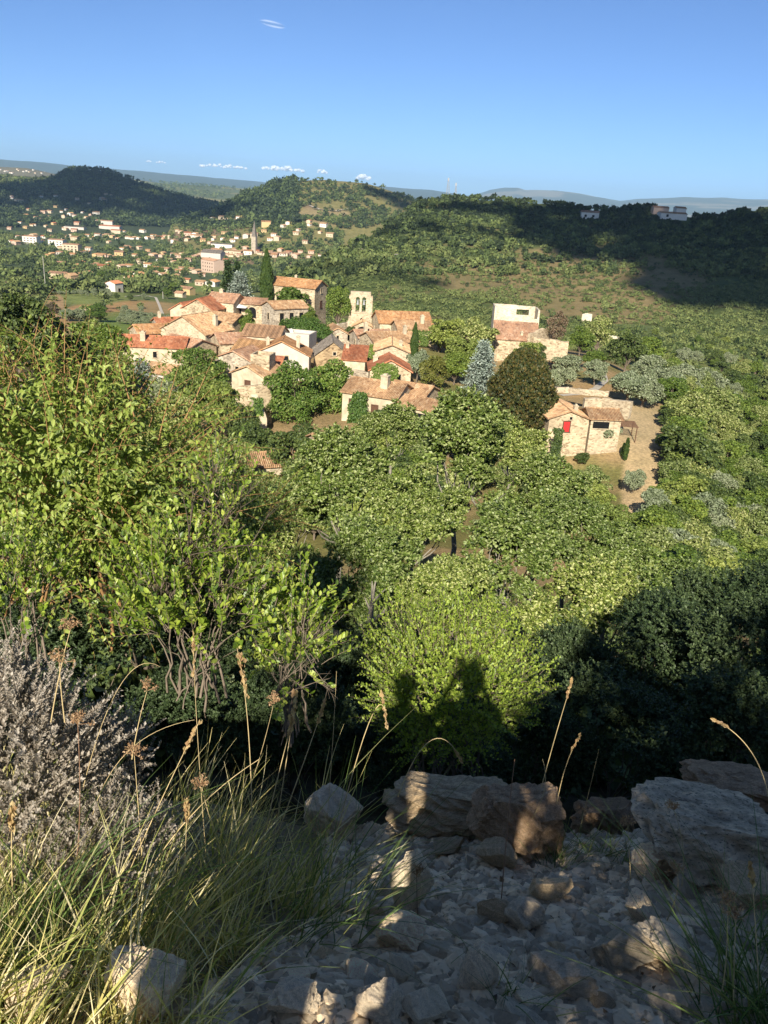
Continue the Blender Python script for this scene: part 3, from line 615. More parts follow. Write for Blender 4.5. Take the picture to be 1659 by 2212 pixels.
# the other houses: a few built kinds, copied
WALLS = {'white': 'white', 'cream': 'plaster', 'pale pink': 'pinkp', 'grey': 'greyp', 'ochre': 'ochrep'}
ROOFS = {'orange': 't_orange', 'pink': 't_pink', 'brown': 't_brown', 'red': 't_red'}
kinds = {}
def townhouse(u, v, wc, rc, size, rot, where, group=GT):
    key = (wc, rc, size)
    p, r = gh(u, v)
    sc = {'small': .62, 'mid sized': .78, 'large': 1.02}[size]
    label = f'{size} {wc} house with {rc} roof {where}'
    if key not in kinds:
        Lm, Wm, h = 12 * sc, 9 * sc, 5.0 * sc
        root = house(label, None, r, Lm, Wm, h, 0, WALLS[wc], ROOFS[rc], 18, raw=(0, 0, h + Wm / 2 * math.tan(R_(18))), name='house', group=group, deep=5, over=.6,
                     wins=[('f', -3 * sc, 1.4, 1.2, 1.4, 'dark'), ('f', 2.5 * sc, 1.4, 1.2, 1.4, 'dark')] if size != 'small' else [])
        kinds[key] = root
    else:
        src = kinds[key]; root = src.copy(); COL.objects.link(root)
        for ch in list(src.children):
            c = ch.copy(); COL.objects.link(c); c.parent = root
            for g in ch.children:
                d = g.copy(); COL.objects.link(d); d.parent = c
        root['label'] = label; root['group'] = group
    root.location = [float(q) for q in p]; root.rotation_euler = (0, 0, R_(rot))
ZON = [ # (u0,u1,v0,v1,count, where, size weights, walls, roofs, slope)
 (22, 250, 512, 532, 20, 'in the back row by the apartment blocks', 0),
 (20, 180, 478, 500, 10, 'at the shaded back edge of town', 0),
 (100, 330, 535, 562, 19, 'in mid town below the long hall', 0),
 (250, 470, 505, 530, 22, 'between the red hall and old town', 0),
 (330, 500, 548, 572, 14, 'in the old town left of the steeple', 1),
 (430, 640, 540, 556, 26, 'in the old town round the steeple', 1),
 (130, 440, 566, 600, 20, 'in the nearest town row facing the fields', 0),
 (250, 470, 588, 622, 11, 'at the near town edge beside the meadow', 0),
 (470, 600, 500, 525, 8, 'at the middle hill foot above old town', 2),
 (590, 720, 482, 520, 8, 'on the lower middle hill slope', 2),
 (620, 700, 520, 560, 7, 'in shade right of the town steeple', 1),
 (400, 520, 450, 485, 5, 'high on the middle hill left flank', 2),
 (20, 250, 415, 470, 26, 'on the dark wooded hill beyond town', 2),
 (0, 100, 366, 376, 12, 'in the far left hilltop town', 3),
]
for (u0, u1, v0, v1, n, where, st) in ZON:
    n = int(n * 1.25)
    for k in range(n):
        u, v = u0 + (u1 - u0) * ((k + rng.rand()) / n), rng.uniform(v0, v1)
        wc = rng.choice(['white', 'cream', 'pale pink', 'grey', 'ochre'], p=[[.3, .4, .15, .05, .1], [.05, .35, .35, .2, .05], [.55, .3, .05, .05, .05], [.5, .4, 0, .1, 0]][st])
        rc = rng.choice(['orange', 'pink', 'brown', 'red'], p=[[.35, .3, .25, .1], [.05, .4, .5, .05], [.25, .35, .35, .05], [.3, .4, .3, 0]][st])
        sz = rng.choice(['small', 'mid sized', 'large'], p=[.35, .45, .2] if st != 3 else [0, 0, 1.])
        townhouse(u, v, wc, rc, sz, rng.choice([-15, -8, 5, 70, 80]) + rng.uniform(-8, 8), where)
# villas on the ridge of the right hill
GR = 'villas on the right hand ridge'
farhouse('white villa with dark roof alone on the wooded ridge', 1409, 517, 16, 9, 5, -5, 'white', 't_brown', 18, group=GR, wins=[('f', -4, 1, 2, 2, 'dark'), ('f', 3, 1, 2, 2, 'dark')])
farhouse('long white villa on the wooded ridge, middle of the three villas', 1605, 524, 24, 10, 4, 4, 'white', 't_pink', 14, group=GR, wins=[('f', -6, 1, 2, 2, 'dark')])
farhouse('square tower part of the long white ridge villa', 1622, 520, 9, 8, 7, 4, 'white', 't_pink', 18, group=GR)
farhouse('pink terraced villa at the right end of the wooded ridge', 1700, 522, 20, 11, 7, 8, 'pinkp', 't_brown', 16, group=GR, wins=[('f', s, 1, 1.6, 2.2, 'dark') for s in (-6, -2, 2, 6)])
farhouse('pink villa half hidden behind the long white one on the ridge', 1576, 512, 14, 8, 5, 0, 'pinkp', 't_brown', 16, group=GR)
# roads and tracks, draped on the ground
def road(name, pts, w, mat, up=.25):
    us, vs = zip(*[S(x, y) for x, y in pts]); P, r = hits(us, vs, 50)
    t_ = np.linspace(0, len(P) - 1, len(P) * 8); P = np.stack([np.interp(t_, np.arange(len(P)), P[:, i]) for i in (0, 1)], -1)
    D = norm(np.gradient(P, axis=0)); Nn = np.stack([-D[:, 1], D[:, 0]], -1)
    q = np.linspace(-.5, .5, 5); XY = P[:, None] + Nn[:, None] * q[None, :, None] * w
    z = height(XY[..., 0], XY[..., 1])[0]; z = z.max(1, keepdims=True) * np.ones_like(z) + up
    V = np.concatenate([XY, z[..., None]], -1).reshape(-1, 3); k = 5
    F = np.array([(i*k+j, i*k+j+1, (i+1)*k+j+1, (i+1)*k+j) for i in range(len(P)-1) for j in range(k-1)])
    tag(link(name, mk_mesh(name, V, F, M[mat], smoothf=True)), kind='structure')
road('hillside_road', [(842, 598), (856, 606), (885, 612), (930, 618), (978, 620)], 14, 'gravelp', .6)
road('field_track', [(300, 716), (335, 713), (358, 715), (372, 719), (379, 728), (388, 745), (396, 765)], 1.6, 'gravelp', .15)
road('hill_track', [(740, 490), (765, 500), (800, 508), (840, 500)], 6, 'gravelp', .6)
road('garden_path', [(1340, 945), (1385, 942), (1425, 930), (1446, 912), (1440, 890)], 1.4, 'gravelp', .05)
# masts and poles
def mast(label, x, y0, y1, R, w):
    b_ = at(*S(x, y1), R); t_ = at(*S(x, y0), R); hgt = t_[2] - b_[2]
    o = thing('radio_mast', label, 'mast', b_ - np.array([0, 0, 3])); mb = MB()
    for a in range(3):
        q = a * 2.1; mb.tube([(w * math.cos(q), w * math.sin(q), 0), (w * .25 * math.cos(q), w * .25 * math.sin(q), hgt + 3)], [.22, .15], 4)
    for k in range(12):
        z = (hgt + 3) * k / 12; s_ = w * (1 - .75 * k / 12); mb.tube([(s_, 0, z), (-s_ * .5, s_ * .86, z + 1), (-s_ * .5, -s_ * .86, z + 2), (s_, 0, z + 2.5)], [.12] * 4, 3)
    mb.obj('lattice', M['metal'], o); mb = MB(); mb.box(-.7, .7, -.7, .7, hgt + 1, hgt + 4); mb.obj('antenna', M['metal'], o)
mast('tall grey lattice radio mast on the hill crest', 1070, 428, 456, 905, 2.2)
mast('short thin radio mast right of the tall one', 1089, 440, 456, 905, 1.2)
for (x, y0, y1, lab) in [(110, 612, 702, 'tall pale wooden pole by the olive field'), (390, 697, 722, 'short utility pole beside the field track')]:
    p, r = gh(*S(x, y1)); t_ = at(*S(x - 4 if y0 < 650 else x, y0), r); o = thing('utility_pole', lab, 'pole', p)
    mb = MB(); mb.tube([(0, 0, -1), (0, 0, t_[2] - p[2])], [.22, .15], 8); mb.obj('pole', M['concrete'], o)
    mb = MB(); mb.box(-.8, .8, -.08, .08, t_[2] - p[2] - .9, t_[2] - p[2] - .75); mb.obj('crossarm', M['wood'], o)
# ------------------------------------------------------------------ plant materials
LM = {}
LM['oak'] = leafmat('oak_leaf', [(.075, .105, .026), (.13, .17, .04), (.19, .235, .065), (.27, .31, .105), (.36, .385, .17)], .22)
LM['lime'] = leafmat('pale_green_leaf', [(.11, .15, .03), (.17, .22, .045), (.24, .29, .065), (.29, .33, .10)], .25)
LM['green'] = leafmat('mid_green_leaf', [(.07, .115, .02), (.10, .155, .026), (.14, .20, .034), (.19, .25, .05)], .25)
LM['walnut'] = leafmat('walnut_leaf', [(.065, .12, .018), (.095, .165, .025), (.13, .205, .035), (.21, .26, .07)], .25)
LM['dark'] = leafmat('dark_green_leaf', [(.04, .065, .018), (.06, .09, .024), (.08, .115, .03), (.11, .145, .04)], .15)
LM['beech'] = leafmat('beech_leaf', [(.03, .042, .014), (.05, .062, .018), (.075, .08, .022), (.13, .10, .03)], .15, .1)
LM['olive'] = leafmat('olive_leaf', [(.17, .205, .105), (.23, .265, .155), (.31, .335, .22), (.14, .17, .085)], .15, .12)
LM['blue'] = leafmat('blue_needle', [(.20, .25, .20), (.29, .345, .285), (.38, .43, .37)], .08, .1)
LM['fir'] = leafmat('fir_needle', [(.03, .06, .02), (.05, .085, .03), (.075, .11, .04)], .1)
LM['cypress'] = leafmat('cypress_leaf', [(.035, .065, .016), (.055, .09, .022), (.08, .12, .03)], .12, .1)
LM['vine'] = leafmat('vine_leaf', [(.06, .12, .02), (.09, .16, .03), (.14, .21, .05)], .3)
LM['ivy'] = leafmat('yellow_green_ivy', [(.14, .20, .04), (.2, .27, .06), (.10, .16, .03)], .25)
LM['yellow'] = leafmat('yellowish_leaf', [(.13, .14, .03), (.18, .18, .04), (.1, .12, .025)], .25)
LM['red'] = leafmat('purple_brown_leaf', [(.14, .10, .07), (.2, .14, .09), (.12, .11, .06)], .2)
BARK = plain('bark', (.16, .125, .09), .9, .4, 5)
BARKP = plain('pale_lichen_bark', (.23, .205, .16), .9, .4, 7)

def puff_leaves(rng, c, rho, n, size, upb=.5, ecc=.75, droop=.15):
    w = rho ** 2 / (rho ** 2).sum(); k = rng.choice(len(c), n, p=w)
    d = rsph(rng, n); d[:, 2] = np.where((d[:, 2] < -.2) & (rng.rand(n) < .75), -d[:, 2], d[:, 2])
    p = c[k] + d * (rho[k] * (1 - .4 * rng.rand(n) ** 2))[:, None] * np.array([1, 1, ecc])
    keep = np.ones(n, bool)
    for j in range(len(c)):
        q = (p - c[j]) / np.array([1, 1, ecc]); keep &= ~(((q ** 2).sum(1) < (.72 * rho[j]) ** 2) & (k != j))
    p, d = p[keep], d[keep]; m = len(p)
    z = norm(d + upb * np.array([0, 0, 1]) + rng.normal(size=(m, 3)) * .45)
    y = norm(np.cross(z, rsph(rng, m)) + d * .5 - np.array([0, 0, droop]))
    return scatter(CARD if size > .14 else LEAF, p, y, z, size * rng.uniform(.65, 1.35, m))

def crown(seed, H, W, cb, npf, nl, size, upb=.5, prf=(.2, .34), flo=.35):
    """crown of overlapping leaf masses round limbs; H height, W width, cb crown base"""
    rng = np.random.RandomState(seed); hh = (H - cb) / 2; cz = cb + hh
    d = rsph(rng, npf); d[:, 2] = np.where(d[:, 2] < -.75, -d[:, 2], d[:, 2])
    f = rng.uniform(flo, .86, npf)[:, None]
    c = d * f * np.array([W / 2, W / 2, hh]) + np.array([0, 0, cz]); rho = rng.uniform(*prf, npf) * W / 2 * (1.25 - .4 * f[:, 0])
    rho = np.minimum(rho, (H - c[:, 2]) * 1.2 + .15 * W)
    return puff_leaves(rng, c, rho, nl, size, upb), c, rho

def limbs(seed, c, cb, tr, lean=0, ext=3.0, nseg=5, n=6, spread=0):
    rng = np.random.RandomState(seed + 99); K = 6
    out = []; fork = np.array([rng.normal() * .1, rng.normal() * .1, cb])
    t = np.linspace(0, 1, K)[:, None]
    T = np.array([0, 0, -ext]) * (1 - t) + fork * t; T[1:-1, :2] += rng.normal(size=(K - 2, 2)) * tr * .4
    V, F = tubes(T[None], (tr * (1.3 - .5 * t[:, 0]))[None], 8); out.append((V, F, 0))
    o = np.argsort(c[:, 2]); P, Rr = [], []
    for i in o:
        hv = norm((c[i] - fork) * np.array([1, 1, 0]) + 1e-4) * spread * rng.uniform(.5, 1.3)
        mid = fork * .5 + c[i] * .5 + hv * .6 - np.array([0, 0, .4 * spread])  + rng.normal(size=3) * .08 * np.linalg.norm(c[i] - fork) + np.array([0, 0, .06 * np.linalg.norm(c[i] - fork)])
        q = (1 - t) ** 2 * fork + 2 * t * (1 - t) * mid + t * t * c[i]; q[1:-1] += rng.normal(size=(K - 2, 3)) * .02 * np.linalg.norm(c[i] - fork)
        P.append(q); Rr.append(tr * rng.uniform(.3, .55) * (1 - .85 * t[:, 0]))
    V, F = tubes(np.array(P), np.array(Rr), n); out.append((V, F, 0)); return out

SP = {}
def species(key, meshes): SP[key] = meshes
def broad(key, seeds, H, W, cb, npf, nl, size, lm, tr, bark=None, **k):
    v = []
    for sd in seeds:
        (V, F), c, rho = crown(sd, H, W, cb, npf, nl, size, **k)
        cm = mk_mesh(key + '_crown', V, F, LM[lm]); V2, F2, m2 = merge(limbs(sd, c, cb * .9 + .1 * H, tr))
        v.append((cm, mk_mesh(key + '_trunk', V2, F2, bark or BARK, smoothf=True), H, W))
    SP[key] = v
def conifer(key, seeds, H, W, nwh, nb, lm, tr, size, drop=.25, tip=.0, curve=1.0):
    v = []
    for sd in seeds:
        rng = np.random.RandomState(sd); P, Y, Z, S_, B, BR = [], [], [], [], [], []
        for i in range(nwh):
            q = (i + rng.uniform(-.3, .3)) / nwh; q = min(max(q, 0), .99); z = H * (.06 + .92 * q); ln = W / 2 * (1 - q) ** curve * rng.uniform(.8, 1.15) + .06 * W
            for a in rng.uniform(0, 6.283, nb):
                l = ln * rng.uniform(.7, 1.1); d = np.array([math.cos(a), math.sin(a), 0]); t = np.linspace(.0, 1, 6)
                br = np.array([0, 0, z]) + d * l * t[:, None] + np.array([0, 0, 1.]) * (l * (-drop * t + .22 * t * t))[:, None]
                B.append(br); BR.append(tr * .25 * (1 - .8 * t) * (1 - .6 * q))
                m = int(10 + 16 * l / (W / 2)); tt = rng.uniform(.15, 1, m); pp = np.array([0, 0, z]) + d * (l * tt)[:, None] + np.array([0, 0, 1.]) * (l * (-drop * tt + .22 * tt * tt))[:, None]
                sd_ = np.cross(d, [0, 0, 1]); side = rng.uniform(-1, 1, m)[:, None] * sd_
                P.append(pp + side * (.12 * l * (1.1 - tt))[:, None] + rng.normal(size=(m, 3)) * .03 * W); Y.append(d * .7 + side * .9 + rng.normal(size=(m, 3)) * .25); Z.append(np.array([0, 0, 1.]) + rng.normal(size=(m, 3)) * .5)
        P, Y, Z = map(np.concatenate, (P, Y, Z)); V, F = scatter(CARD, P, Y, Z, size * rng.uniform(.6, 1.3, len(P)))
        cm = mk_mesh(key + '_crown', V, F, LM[lm]); tv, tf = tubes(np.array([[(0, 0, -3.), (0, 0, H * .5), (0, 0, H * .97)]]), np.array([[tr, tr * .6, .02]]), 7); bv, bf = tubes(np.array(B), np.array(BR), 3)
        V2, F2, _ = merge([(tv, tf, 0), (bv, bf, 0)]); v.append((cm, mk_mesh(key + '_trunk', V2, F2, BARK, smoothf=True), H, W))
    SP[key] = v
def column(key, seeds, H, W, nl, lm, size):
    v = []
    for sd in seeds:
        rng = np.random.RandomState(sd); q = rng.rand(nl) ** .85; prof = np.minimum(1, (1 - q) * 2.4) ** .7 * np.minimum(1, .55 + q * 3)
        a = rng.uniform(0, 6.283, nl); lump = 1 + .13 * np.sin(a * 3 + q * 19) + .1 * np.sin(a * 5 - q * 31); r = W / 2 * prof * lump * (1 - .35 * rng.rand(nl) ** 2)
        P = np.stack([r * np.cos(a), r * np.sin(a), H * (.03 + .95 * q)], -1); o = np.stack([np.cos(a), np.sin(a), 0 * a], -1)
        V, F = scatter(CARD, P, np.array([0, 0, 1.]) + o * .25 + rng.normal(size=(nl, 3)) * .2, o + rng.normal(size=(nl, 3)) * .35, size * rng.uniform(.6, 1.4, nl))
        tv, tf = tubes(np.array([[(0, 0, -2.), (0, 0, H * .5), (0, 0, H * .95)]]), np.array([[.05 * W + .05, .04 * W, .01]]), 6)
        v.append((mk_mesh(key + '_crown', V, F, LM[lm]), mk_mesh(key + '_trunk', tv, tf, BARK), H, W))
    SP[key] = v

broad("oak_mid", (1, 2, 3), 8, 8, .5, 36, 10000, .34, 'oak', .22)
broad('green_mid', (4, 5, 6), 8, 7, .3, 36, 9000, .32, 'green', .2)
broad('lime_mid', (14, 15), 8, 7, .3, 38, 9000, .32, 'lime', .2)
broad('walnut', (7, 8), 12, 11, .4, 50, 17000, .34, 'walnut', .35)
broad('dark_mid', (9, 10, 11), 6, 6, .2, 30, 7000, .28, 'dark', .16)
broad('olive', (12, 13, 16), 4.6, 5, .6, 26, 7500, .22, 'olive', .18, prf=(.22, .38))
broad('yellow_mid', (17,), 6, 6, .4, 30, 7000, .28, 'yellow', .16)
broad('red_mid', (18,), 5, 5, .4, 26, 5000, .22, 'red', .14)
conifer('blue_conifer', (20, 21), 9, 6.4, 30, 16, 'blue', .2, .32, .1, 0, .62)
conifer('fir', (22, 23), 11, 5, 26, 10, 'fir', .2, .42, .3, 0, .9)
column('cypress', (25,), 12, 2.8, 9000, 'cypress', .34)
column('young_cypress', (26,), 4, .55, 900, 'cypress', .22)
# dense egg shaped beech
rng = np.random.RandomState(30); nl = 26000; q = rng.rand(nl); a = rng.uniform(0, 6.283, nl); prof = np.sin(np.pi * np.clip(q * .82 + .16, 0, 1)) ** .62
lump = 1 + .05 * np.sin(a * 4 + q * 14) + .05 * np.sin(a * 7 - q * 23) + .04 * np.sin(a * 13 + q * 41); r = 4.3 * prof * lump * (1 - .3 * rng.rand(nl) ** 2); o = np.stack([np.cos(a), np.sin(a), (q - .45) * 1.2], -1)
V, F = scatter(CARD, np.stack([r * np.cos(a), r * np.sin(a), 10.5 * q], -1), o * .4 + np.array([0, 0, .6]) + rng.normal(size=(nl, 3)) * .5, o + rng.normal(size=(nl, 3)) * .5, .3 * rng.uniform(.6, 1.4, nl))
tv, tf = tubes(np.array([[(0, 0, -3.), (0, 0, 4), (0, 0, 9.)]]), np.array([[.3, .2, .05]]), 7)
SP['beech'] = [(mk_mesh('beech_crown', V, F, LM['beech']), mk_mesh('beech_trunk', tv, tf, BARK), 10.5, 8.8)]

_vr = random.Random(3)
def tree(sp, name, label, base, h, w=None, group=None, cat='tree', rz=None):
    cm, tm, H, Wd = SP[sp][_vr.randrange(len(SP[sp]))]
    sx = (w / Wd) if w else h / H
    o = thing(name, label, cat, base, _vr.uniform(0, 6.28) if rz is None else rz, group, (sx, sx, h / H))
    link('crown', cm, o); link('trunk', tm, o); return o
def tree_px(sp, name, label, x, yt, yb, wpx, R, group=None, cat='tree'):
    """tree whose outline spans the given pixels at range R"""
    if R is None or (x > 1325 and yb > 840 and sp not in ('oak_near', 'shade_near', 'beech') and R > 60): R = gh(*S(x, yb))[1]
    b_, t_ = at(*S(x, yb), R), at(*S(x, yt), R); dist = np.linalg.norm(b_); g_ = hz(b_[0], b_[1])
    if sp != 'oak_near': b_[2] = max(g_, b_[2] - .4 * (t_[2] - b_[2])) if g_ < b_[2] else b_[2]
    return tree(sp, name, label, b_, t_[2] - b_[2], wpx / 1959 * dist, group, cat)
G2 = 'garden trees among the village houses'
TL = [
 ('green_mid', 'tall_tree', 'tall dense dark green tree between the manor and bell tower', 806, 680, 775, 62, 204),
 ('green_mid', 'round_tree', 'round leafy tree in front of the manor house wall', 700, 684, 745, 88, 205),
 ('green_mid', 'small_tree', 'small bushy tree at the foot of the manor gable', 742, 734, 776, 48, 198),
 ('cypress', 'cypress', 'tall slim cypress rising left of the manor house', 637, 595, 718, 27, 213),
 ('fir', 'fir', 'dark pointed fir left of the blue cedar', 545, 620, 715, 46, 236),
 ('fir', 'fir', 'lighter fir top just behind the blue cedar', 567, 620, 705, 34, 240),
 ('blue_conifer', 'blue_cedar', 'pale blue cedar standing behind the upper houses', 573, 648, 715, 66, 228),
 ('green_mid', 'small_tree', 'leafy tree below the white parasol terrace', 592, 740, 793, 50, 186),
 ('dark_mid', 'small_tree', 'dark tree right of the little town hall', 834, 778, 826, 36, 181),
 ('cypress', 'cypress', 'small dark cypress among the vine covered cottages', 989, 770, 848, 17, 157),
 ('olive', 'olive_tree', 'grey green olive beside the small cypress', 998, 836, 894, 58, 145),
 ('yellow_mid', 'small_tree', 'yellowish tree right of the vine covered cottage', 1036, 848, 918, 74, 140),
 ('lime_mid', 'broad_tree', 'broad light tree just right of the church roof', 1070, 752, 850, 110, 174),
 ('oak_mid', 'broad_tree', 'broad tree in front of the cottage with the white ruin', 1135, 756, 850, 105, 169),
 ('lime_mid', 'broad_tree', 'light green tree behind the blue spruce', 1105, 798, 890, 95, 158),
 ('green_mid', 'broad_tree', 'green tree between the yellowish tree and blue spruce', 1085, 838, 915, 75, 148),
 ('green_mid', 'broad_tree', 'dark tree at the church roof end', 1048, 770, 850, 70, 176),
 ('lime_mid', 'bright_shrub', 'bright green shrub under the ruin cottage wall', 1262, 812, 870, 70, 158),
 ('blue_conifer', 'blue_spruce', 'big silvery blue spruce left of the dark beech', 1146, 812, 942, 82, 141),
 ('beech', 'beech', 'huge dark egg shaped beech beside the red shuttered house', 1236, 836, 1032, 156, 122),
 ('walnut', 'walnut_tree', 'big spreading walnut tree by the lawn, left half of the pair', 700, 862, 1050, 150, 122),
 ('walnut', 'walnut_tree', 'big spreading walnut tree by the lawn, right half of the pair', 785, 858, 1040, 150, 128),
 ('dark_mid', 'round_bush', 'dense round grey green bush at the corner of the lawn', 728, 1012, 1075, 76, 104),
 ('walnut', 'round_tree', 'dark round tree before the low pink roofs on the left', 472, 826, 960, 140, 137),
 ('lime_mid', 'lime_tree', 'pale flowering tree below the dark round one', 462, 868, 1000, 130, 112),
 ('lime_mid', 'lime_tree', 'pale green tree by the garden wall', 530, 900, 1010, 90, 108),
 ('blue_conifer', 'blue_conifer', 'small blue conifer among the left garden trees', 340, 856, 930, 78, 100),
 ('dark_mid', 'dark_tree', 'dark shrub left of the lawn wall', 575, 960, 1045, 90, 108),
 ('dark_mid', 'dark_tree', 'dark spreading bush over the lawn edge', 600, 1010, 1075, 110, 100),
 ('oak_mid', 'oak', 'loose olive green oak left of the small blue conifer', 270, 830, 960, 130, 90),
 ('oak_mid', 'oak', 'oak standing between the lawn and the left trees', 400, 940, 1080, 170, 78),
 ('olive', 'grey_shrub', 'grey green willow shrub amid the left garden trees', 390, 905, 1000, 110, 92),
 ('oak_mid', 'oak', 'yellow green oak right of the lawn', 530, 1040, 1160, 130, 80),
 ('dark_mid', 'dark_tree', 'very dark evergreen at the left margin', 45, 690, 850, 150, 80),
 ('dark_mid', 'dark_tree', 'dark evergreen below the bare earth slope', 110, 745, 880, 130, 84),
 ('green_mid', 'dark_tree', 'shadowy tree in front of the left fields', 175, 770, 900, 140, 88),
 ('green_mid', 'dark_tree', 'leafy tree before the bright red long roof', 255, 770, 880, 100, 108),
 ('oak_mid', 'dark_tree', 'small oak between the red long roof and field', 225, 760, 830, 70, 130),
 ('walnut', 'round_tree', 'round bright tree with shadow in the olive field', 232, 726, 770, 50, None),
 ('red_mid', 'bare_shrub', 'purplish thin shrub in the near field', 127, 722, 762, 40, None),
 ('olive', 'olive_tree', 'grey olive left of the round field tree', 165, 735, 768, 38, None),
 ('olive', 'olive_tree', 'grey olive right behind the tiny hut', 190, 738, 768, 34, None),
 ('red_mid', 'purple_shrub', 'reddish feathery shrub beside the white ruin', 1328, 742, 806, 58, 178),
 ('green_mid', 'broad_tree', 'bushy tree left of the ruined wall block', 1385, 778, 850, 68, 162),
 ('oak_mid', 'broad_tree', 'tall pale oak in front of the ruined wall block', 1422, 752, 850, 80, 165),
 ('dark_mid', 'dark_tree', 'dark tree above the olive grove', 1490, 788, 890, 90, 155),
 ('green_mid', 'dark_tree', 'dark green tree right above the olive grove', 1540, 800, 885, 85, 158),
 ('dark_mid', 'round_bush', 'small round bush below the rubble retaining wall', 1290, 824, 862, 34, 158),
 ('green_mid', 'round_bush', 'bright bush between two olive trees', 1418, 836, 885, 56, 150),
 ('olive', 'olive_tree', 'far olive of the three on the dry terrace', 1355, 846, 900, 80, 144),
 ('olive', 'olive_tree', 'near olive of the three on the dry terrace', 1340, 874, 936, 76, 137),
 ('olive', 'olive_tree', 'right olive of the three on the dry terrace', 1421, 860, 922, 66, 140),
 ('olive', 'olive_tree', 'leftmost olive of the dense grove', 1497, 880, 968, 96, 134),
 ('olive', 'olive_tree', 'back olive of the dense grove', 1545, 848, 925, 92, 142),
 ('olive', 'olive_tree', 'middle olive of the dense grove', 1580, 872, 950, 96, 135),
 ('olive', 'olive_tree', 'pale olive on the right of the grove', 1640, 880, 955, 92, 133),
 ('olive', 'olive_tree', 'low front olive of the grove', 1535, 905, 975, 86, 130),
 ('olive', 'olive_tree', 'outermost right olive of the grove', 1690, 880, 950, 80, 136),
 ('olive', 'olive_tree', 'grey olive shading the red shuttered house corner', 1446, 1005, 1072, 68, 107),
 ('olive', 'grey_shrub', 'grey round shrub beside the dry path', 1510, 1120, 1180, 50, 88),
 ('young_cypress', 'young_cypress', 'thin light cypress on the dry path', 1493, 1046, 1102, 10, 105),
 ('young_cypress', 'young_cypress', 'thinner dark cypress beside the light one on the path', 1487, 1058, 1092, 7, 107),
 ('young_cypress', 'young_cypress', 'left one of three tiny cypresses by the pale wall', 1418, 956, 980, 6, 123),
 ('young_cypress', 'young_cypress', 'right one of three tiny cypresses by the pale wall', 1438, 952, 984, 7, 122),
 ('young_cypress', 'young_cypress', 'middle one of three tiny cypresses by the pale wall', 1431, 964, 984, 5, 122),
 ('oak_mid', 'broad_tree', 'oak right of the timber pergola', 1640, 930, 1050, 120, 116),
 ('oak_mid', 'broad_tree', 'oak right of the pergola oak', 1710, 925, 1040, 120, 117),
 ('dark_mid', 'dark_tree', 'dense dark bush on the right of the dry path', 1630, 1015, 1150, 150, 98),
 ('green_mid', 'dark_tree', 'green tree behind the dense path bush', 1625, 990, 1100, 110, 104),
 ('oak_mid', 'broad_tree', 'oak shrub below the red shuttered house', 1395, 1110, 1210, 110, 84),
 ('dark_mid', 'small_tree', 'green bush at the house foot', 1390, 1080, 1110, 40, 112),
 ('vine', None, None, 0, 0, 0, 0, 0),
]
for (sp, nm, lb, x, yt, yb, w, R) in TL:
    if nm: tree_px(sp, nm, lb, x, yt, yb, w, R)
# vines: leaves over walls and the pergola
def leafcover(name, label, cat, cen, size3, n, leaf, lm, rz=0, seed=1, dome=True):
    rng = np.random.RandomState(seed); d = rsph(rng, n); d[:, 2] = np.abs(d[:, 2]) if dome else d[:, 2]
    pn = d * np.array(size3) * (1 - .3 * rng.rand(n)[:, None] ** 2) * (1 + .18 * np.sin(d[:, :1] * 9 + d[:, 1:2] * 7 + seed))
    V, F = scatter(CARD, pn, rng.normal(size=(n, 3)) - np.array([0, 0, .4]), d + rng.normal(size=(n, 3)) * .4, leaf * rng.uniform(.6, 1.4, n))
    return tag(link(name, mk_mesh(name, V, F, LM[lm]), None, cen, rz), label, cat)
leafcover('vine', 'thick green vine covering the pergola below the rubble house', 'vine', at(*S(727, 788), 180), (5.2, 2.6, 2.4), 5000, .32, 'vine', R_(-12), 3)
leafcover('vine', 'vine hanging down beside the town hall corner', 'vine', at(*S(776, 806), 173), (1.6, 1.4, 2.0), 1500, .3, 'vine', 0, 4)
def wallvine(label, px, R, wm, hm, n, lm, rot, seed, thick=.35):
    rng = np.random.RandomState(seed); s_, z_ = rng.uniform(-.5, .5, n), rng.rand(n); keep = np.abs(s_) < .5 - .32 * z_ * vnoise(z_ * 5, s_ * 5, seed) - .1 * rng.rand(n); s_, z_ = s_[keep], z_[keep]; m = len(s_)
    P = np.stack([s_ * wm, -rng.rand(m) * thick, (z_ - 1) * hm], -1); V, F = scatter(CARD, P, rng.normal(size=(m, 3)) * .6 - np.array([0, 0, .8]), np.array([0, -1., .3]) + rng.normal(size=(m, 3)) * .4, .28 * rng.uniform(.6, 1.4, m))
    return tag(link('wall_vine', mk_mesh('wall_vine', V, F, LM[lm]), None, at(*S(*px), R), R_(rot)), label, 'vine')
wallvine('yellow green vine over the gable of the red roofed cottage', (925, 868), 133.5, 5.2, 4.2, 2600, 'ivy', 4, 11)
wallvine('yellow green creeper on the wall below the church', (1000, 788), 179, 6, 3.4, 1800, 'ivy', 14, 12)
wallvine('bright vine on the wall left of the pink gable', (893, 822), 158, 3.5, 4, 1400, 'ivy', 20, 13)
wallvine('dark ivy column on the corner of the ivy house', (858, 935), 118.5, 3.6, 6, 2600, 'vine', -20, 14, .6)
wallvine('dark ivy climbing the foot of the red shuttered house', (1336, 1022), 113, 1.8, 5.5, 1500, 'dark', 5, 15, .5)
wallvine('ivy on the sloping buttress of the garden wall', (618, 950), 116, 2.2, 4.5, 1100, 'vine', -10, 16, .4)
